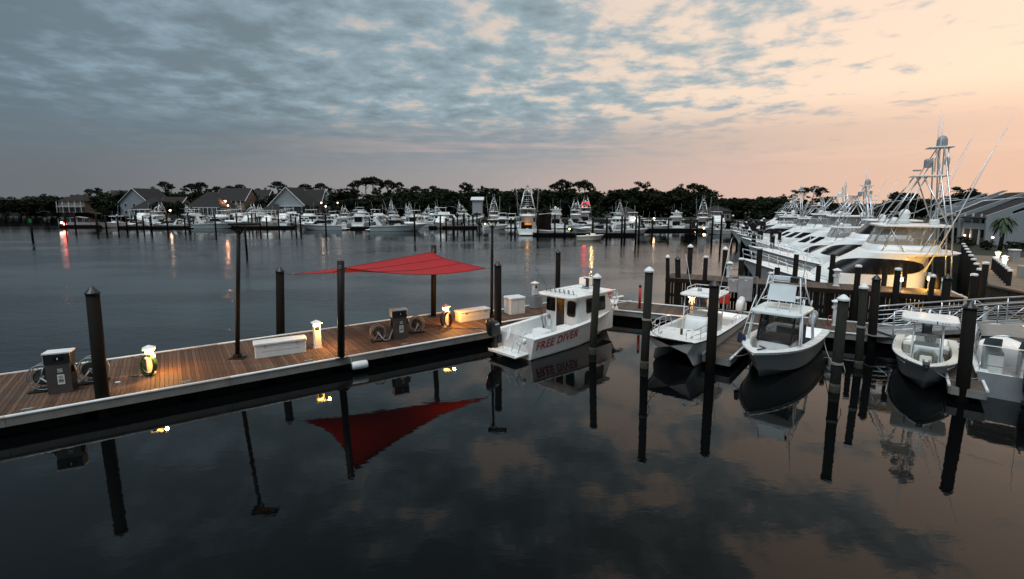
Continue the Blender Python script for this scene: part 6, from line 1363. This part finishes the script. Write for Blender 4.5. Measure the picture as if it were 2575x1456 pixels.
# palm, shrubs and hedge by the townhouses
def palm(x, y, z, h, label):
    t = thing('palm_tree', label, 'tree', (x, y, z)); MB().tube([(0, 0, 0), (.1, 0, h*.5), (.05, 0, h)], [.20, .16, .17], 8).build('trunk', barkm, t); b = MB()
    for i in range(64):
        a = 2*pi*i/64*5.1; up = random.uniform(-.5, 1.0); ln = random.uniform(.9, 1.3); pr = None
        pts = [Vector((.05+cos(a)*ln*f, sin(a)*ln*f, h+up*ln*f-1.1*ln*f*f)) for f in (0, .35, .7, 1)]; s_ = Vector((-sin(a), cos(a), 0))
        for j in range(3):
            for q in (-1, 1):
                w0, w1 = (.03, .10, .13, .02)[j], (.03, .10, .13, .02)[j+1]; b.quad(pts[j], pts[j]+s_*q*w0-Vector((0, 0, .12*w0)), pts[j+1]+s_*q*w1-Vector((0, 0, .12*w1)), pts[j+1])
    b.build('fronds', palmm, t); return t
palm(52.6, 53.0, 2.42, 3.3, 'small round-headed palm in front of the townhouse end wall')
random.seed(8)
for i, (x, y) in enumerate(((52.2, 54.0), (53.4, 52.6), (54.0, 52.0), (54.5, 62), (55.5, 60.5), (52.8, 57))):
    t = thing('garden_shrub', 'dark clipped shrub planted below the townhouse balconies', 'shrub', (x, y, 2.42), 0, 'townhouse shrubs'); b = MB(); clump(b, (0, 0, .5), (.7, .7, .55), 160, .16); b.build('foliage', leafo, t); MB().tube([(0, 0, -.05), (0, 0, .5)], .05, 5).build('stem', barkm, t)
# radio mast in the wood
x, z = xz(1212, 466, 240); t = thing('radio_mast', 'thin mast with a square head rising above the wood', 'mast', (x, 240, 1.5)); MB().tube([(0, 0, 0), (0, 0, z-1.5)], .18, 6).build('pole', darkpaint, t); MB().box((0, 0, z-2.6), (1.1, 1.1, 1.6)).build('head', darkpaint, t)

# ------------------------------------------------------------------ mooring lines
def line(label, a, b, sag=.25, r=.016, m=None):
    a, b = Vector(a), Vector(b); t = thing('mooring_line', label, 'rope', a); n = 10
    MB().tube([(a.lerp(b, i/n)-Vector((0, 0, sag*4*(i/n)*(1-i/n))))-a for i in range(n+1)], r, 5).build('rope', m or ropem, t)
line('slack bow line from the capped pile to the large yacht', (*on_line(1821, 36.5, 3.6)[:2], 3.5), (17.3, 36.0, 3.2), .6, .022, ropeb)
line('stern line from the large yacht side down to the timber pier', (*on_line(2235, 36.6, 3.1)[:2], 2.3), (*on_line(2330, 36.0, 2.6)[:2], 2.55), .15, .022, ropeb)
line('dock line from the dive boat bow to the narrow dock', (5.6, 29.6, 1.62), DK(21.4, 23.2, .75), .2)
line('dock line from the dive boat stern to the fuel dock corner', (-.6, 24.3, 1.05), DK(13.4, 21.9, .76), .1)
line('line from the rope-lashed pile to the catamaran bow', (*at(1620, 925, 0), 2.2), (7.0, 22.3, 1.35), .25)
line('line from the half-tower boat bow to the finger pier end', (10.3, 20.3, 1.3), (9.9, 22.0, .62), .2)
line('line from the half-tower boat stern to the stout capped pile', (15.9, 24.6, 1.05), (*at(2098, 985, 0), 1.2), .5)
line('line from the cream console boat bow to its finger pier', (16.4, 18.8, 1.2), (17.3, 18.4, .62), .12)
line('stern line from the bimini boat to the finger pier', (18.7, 18.4, .95), (17.7, 18.9, .62), .15)
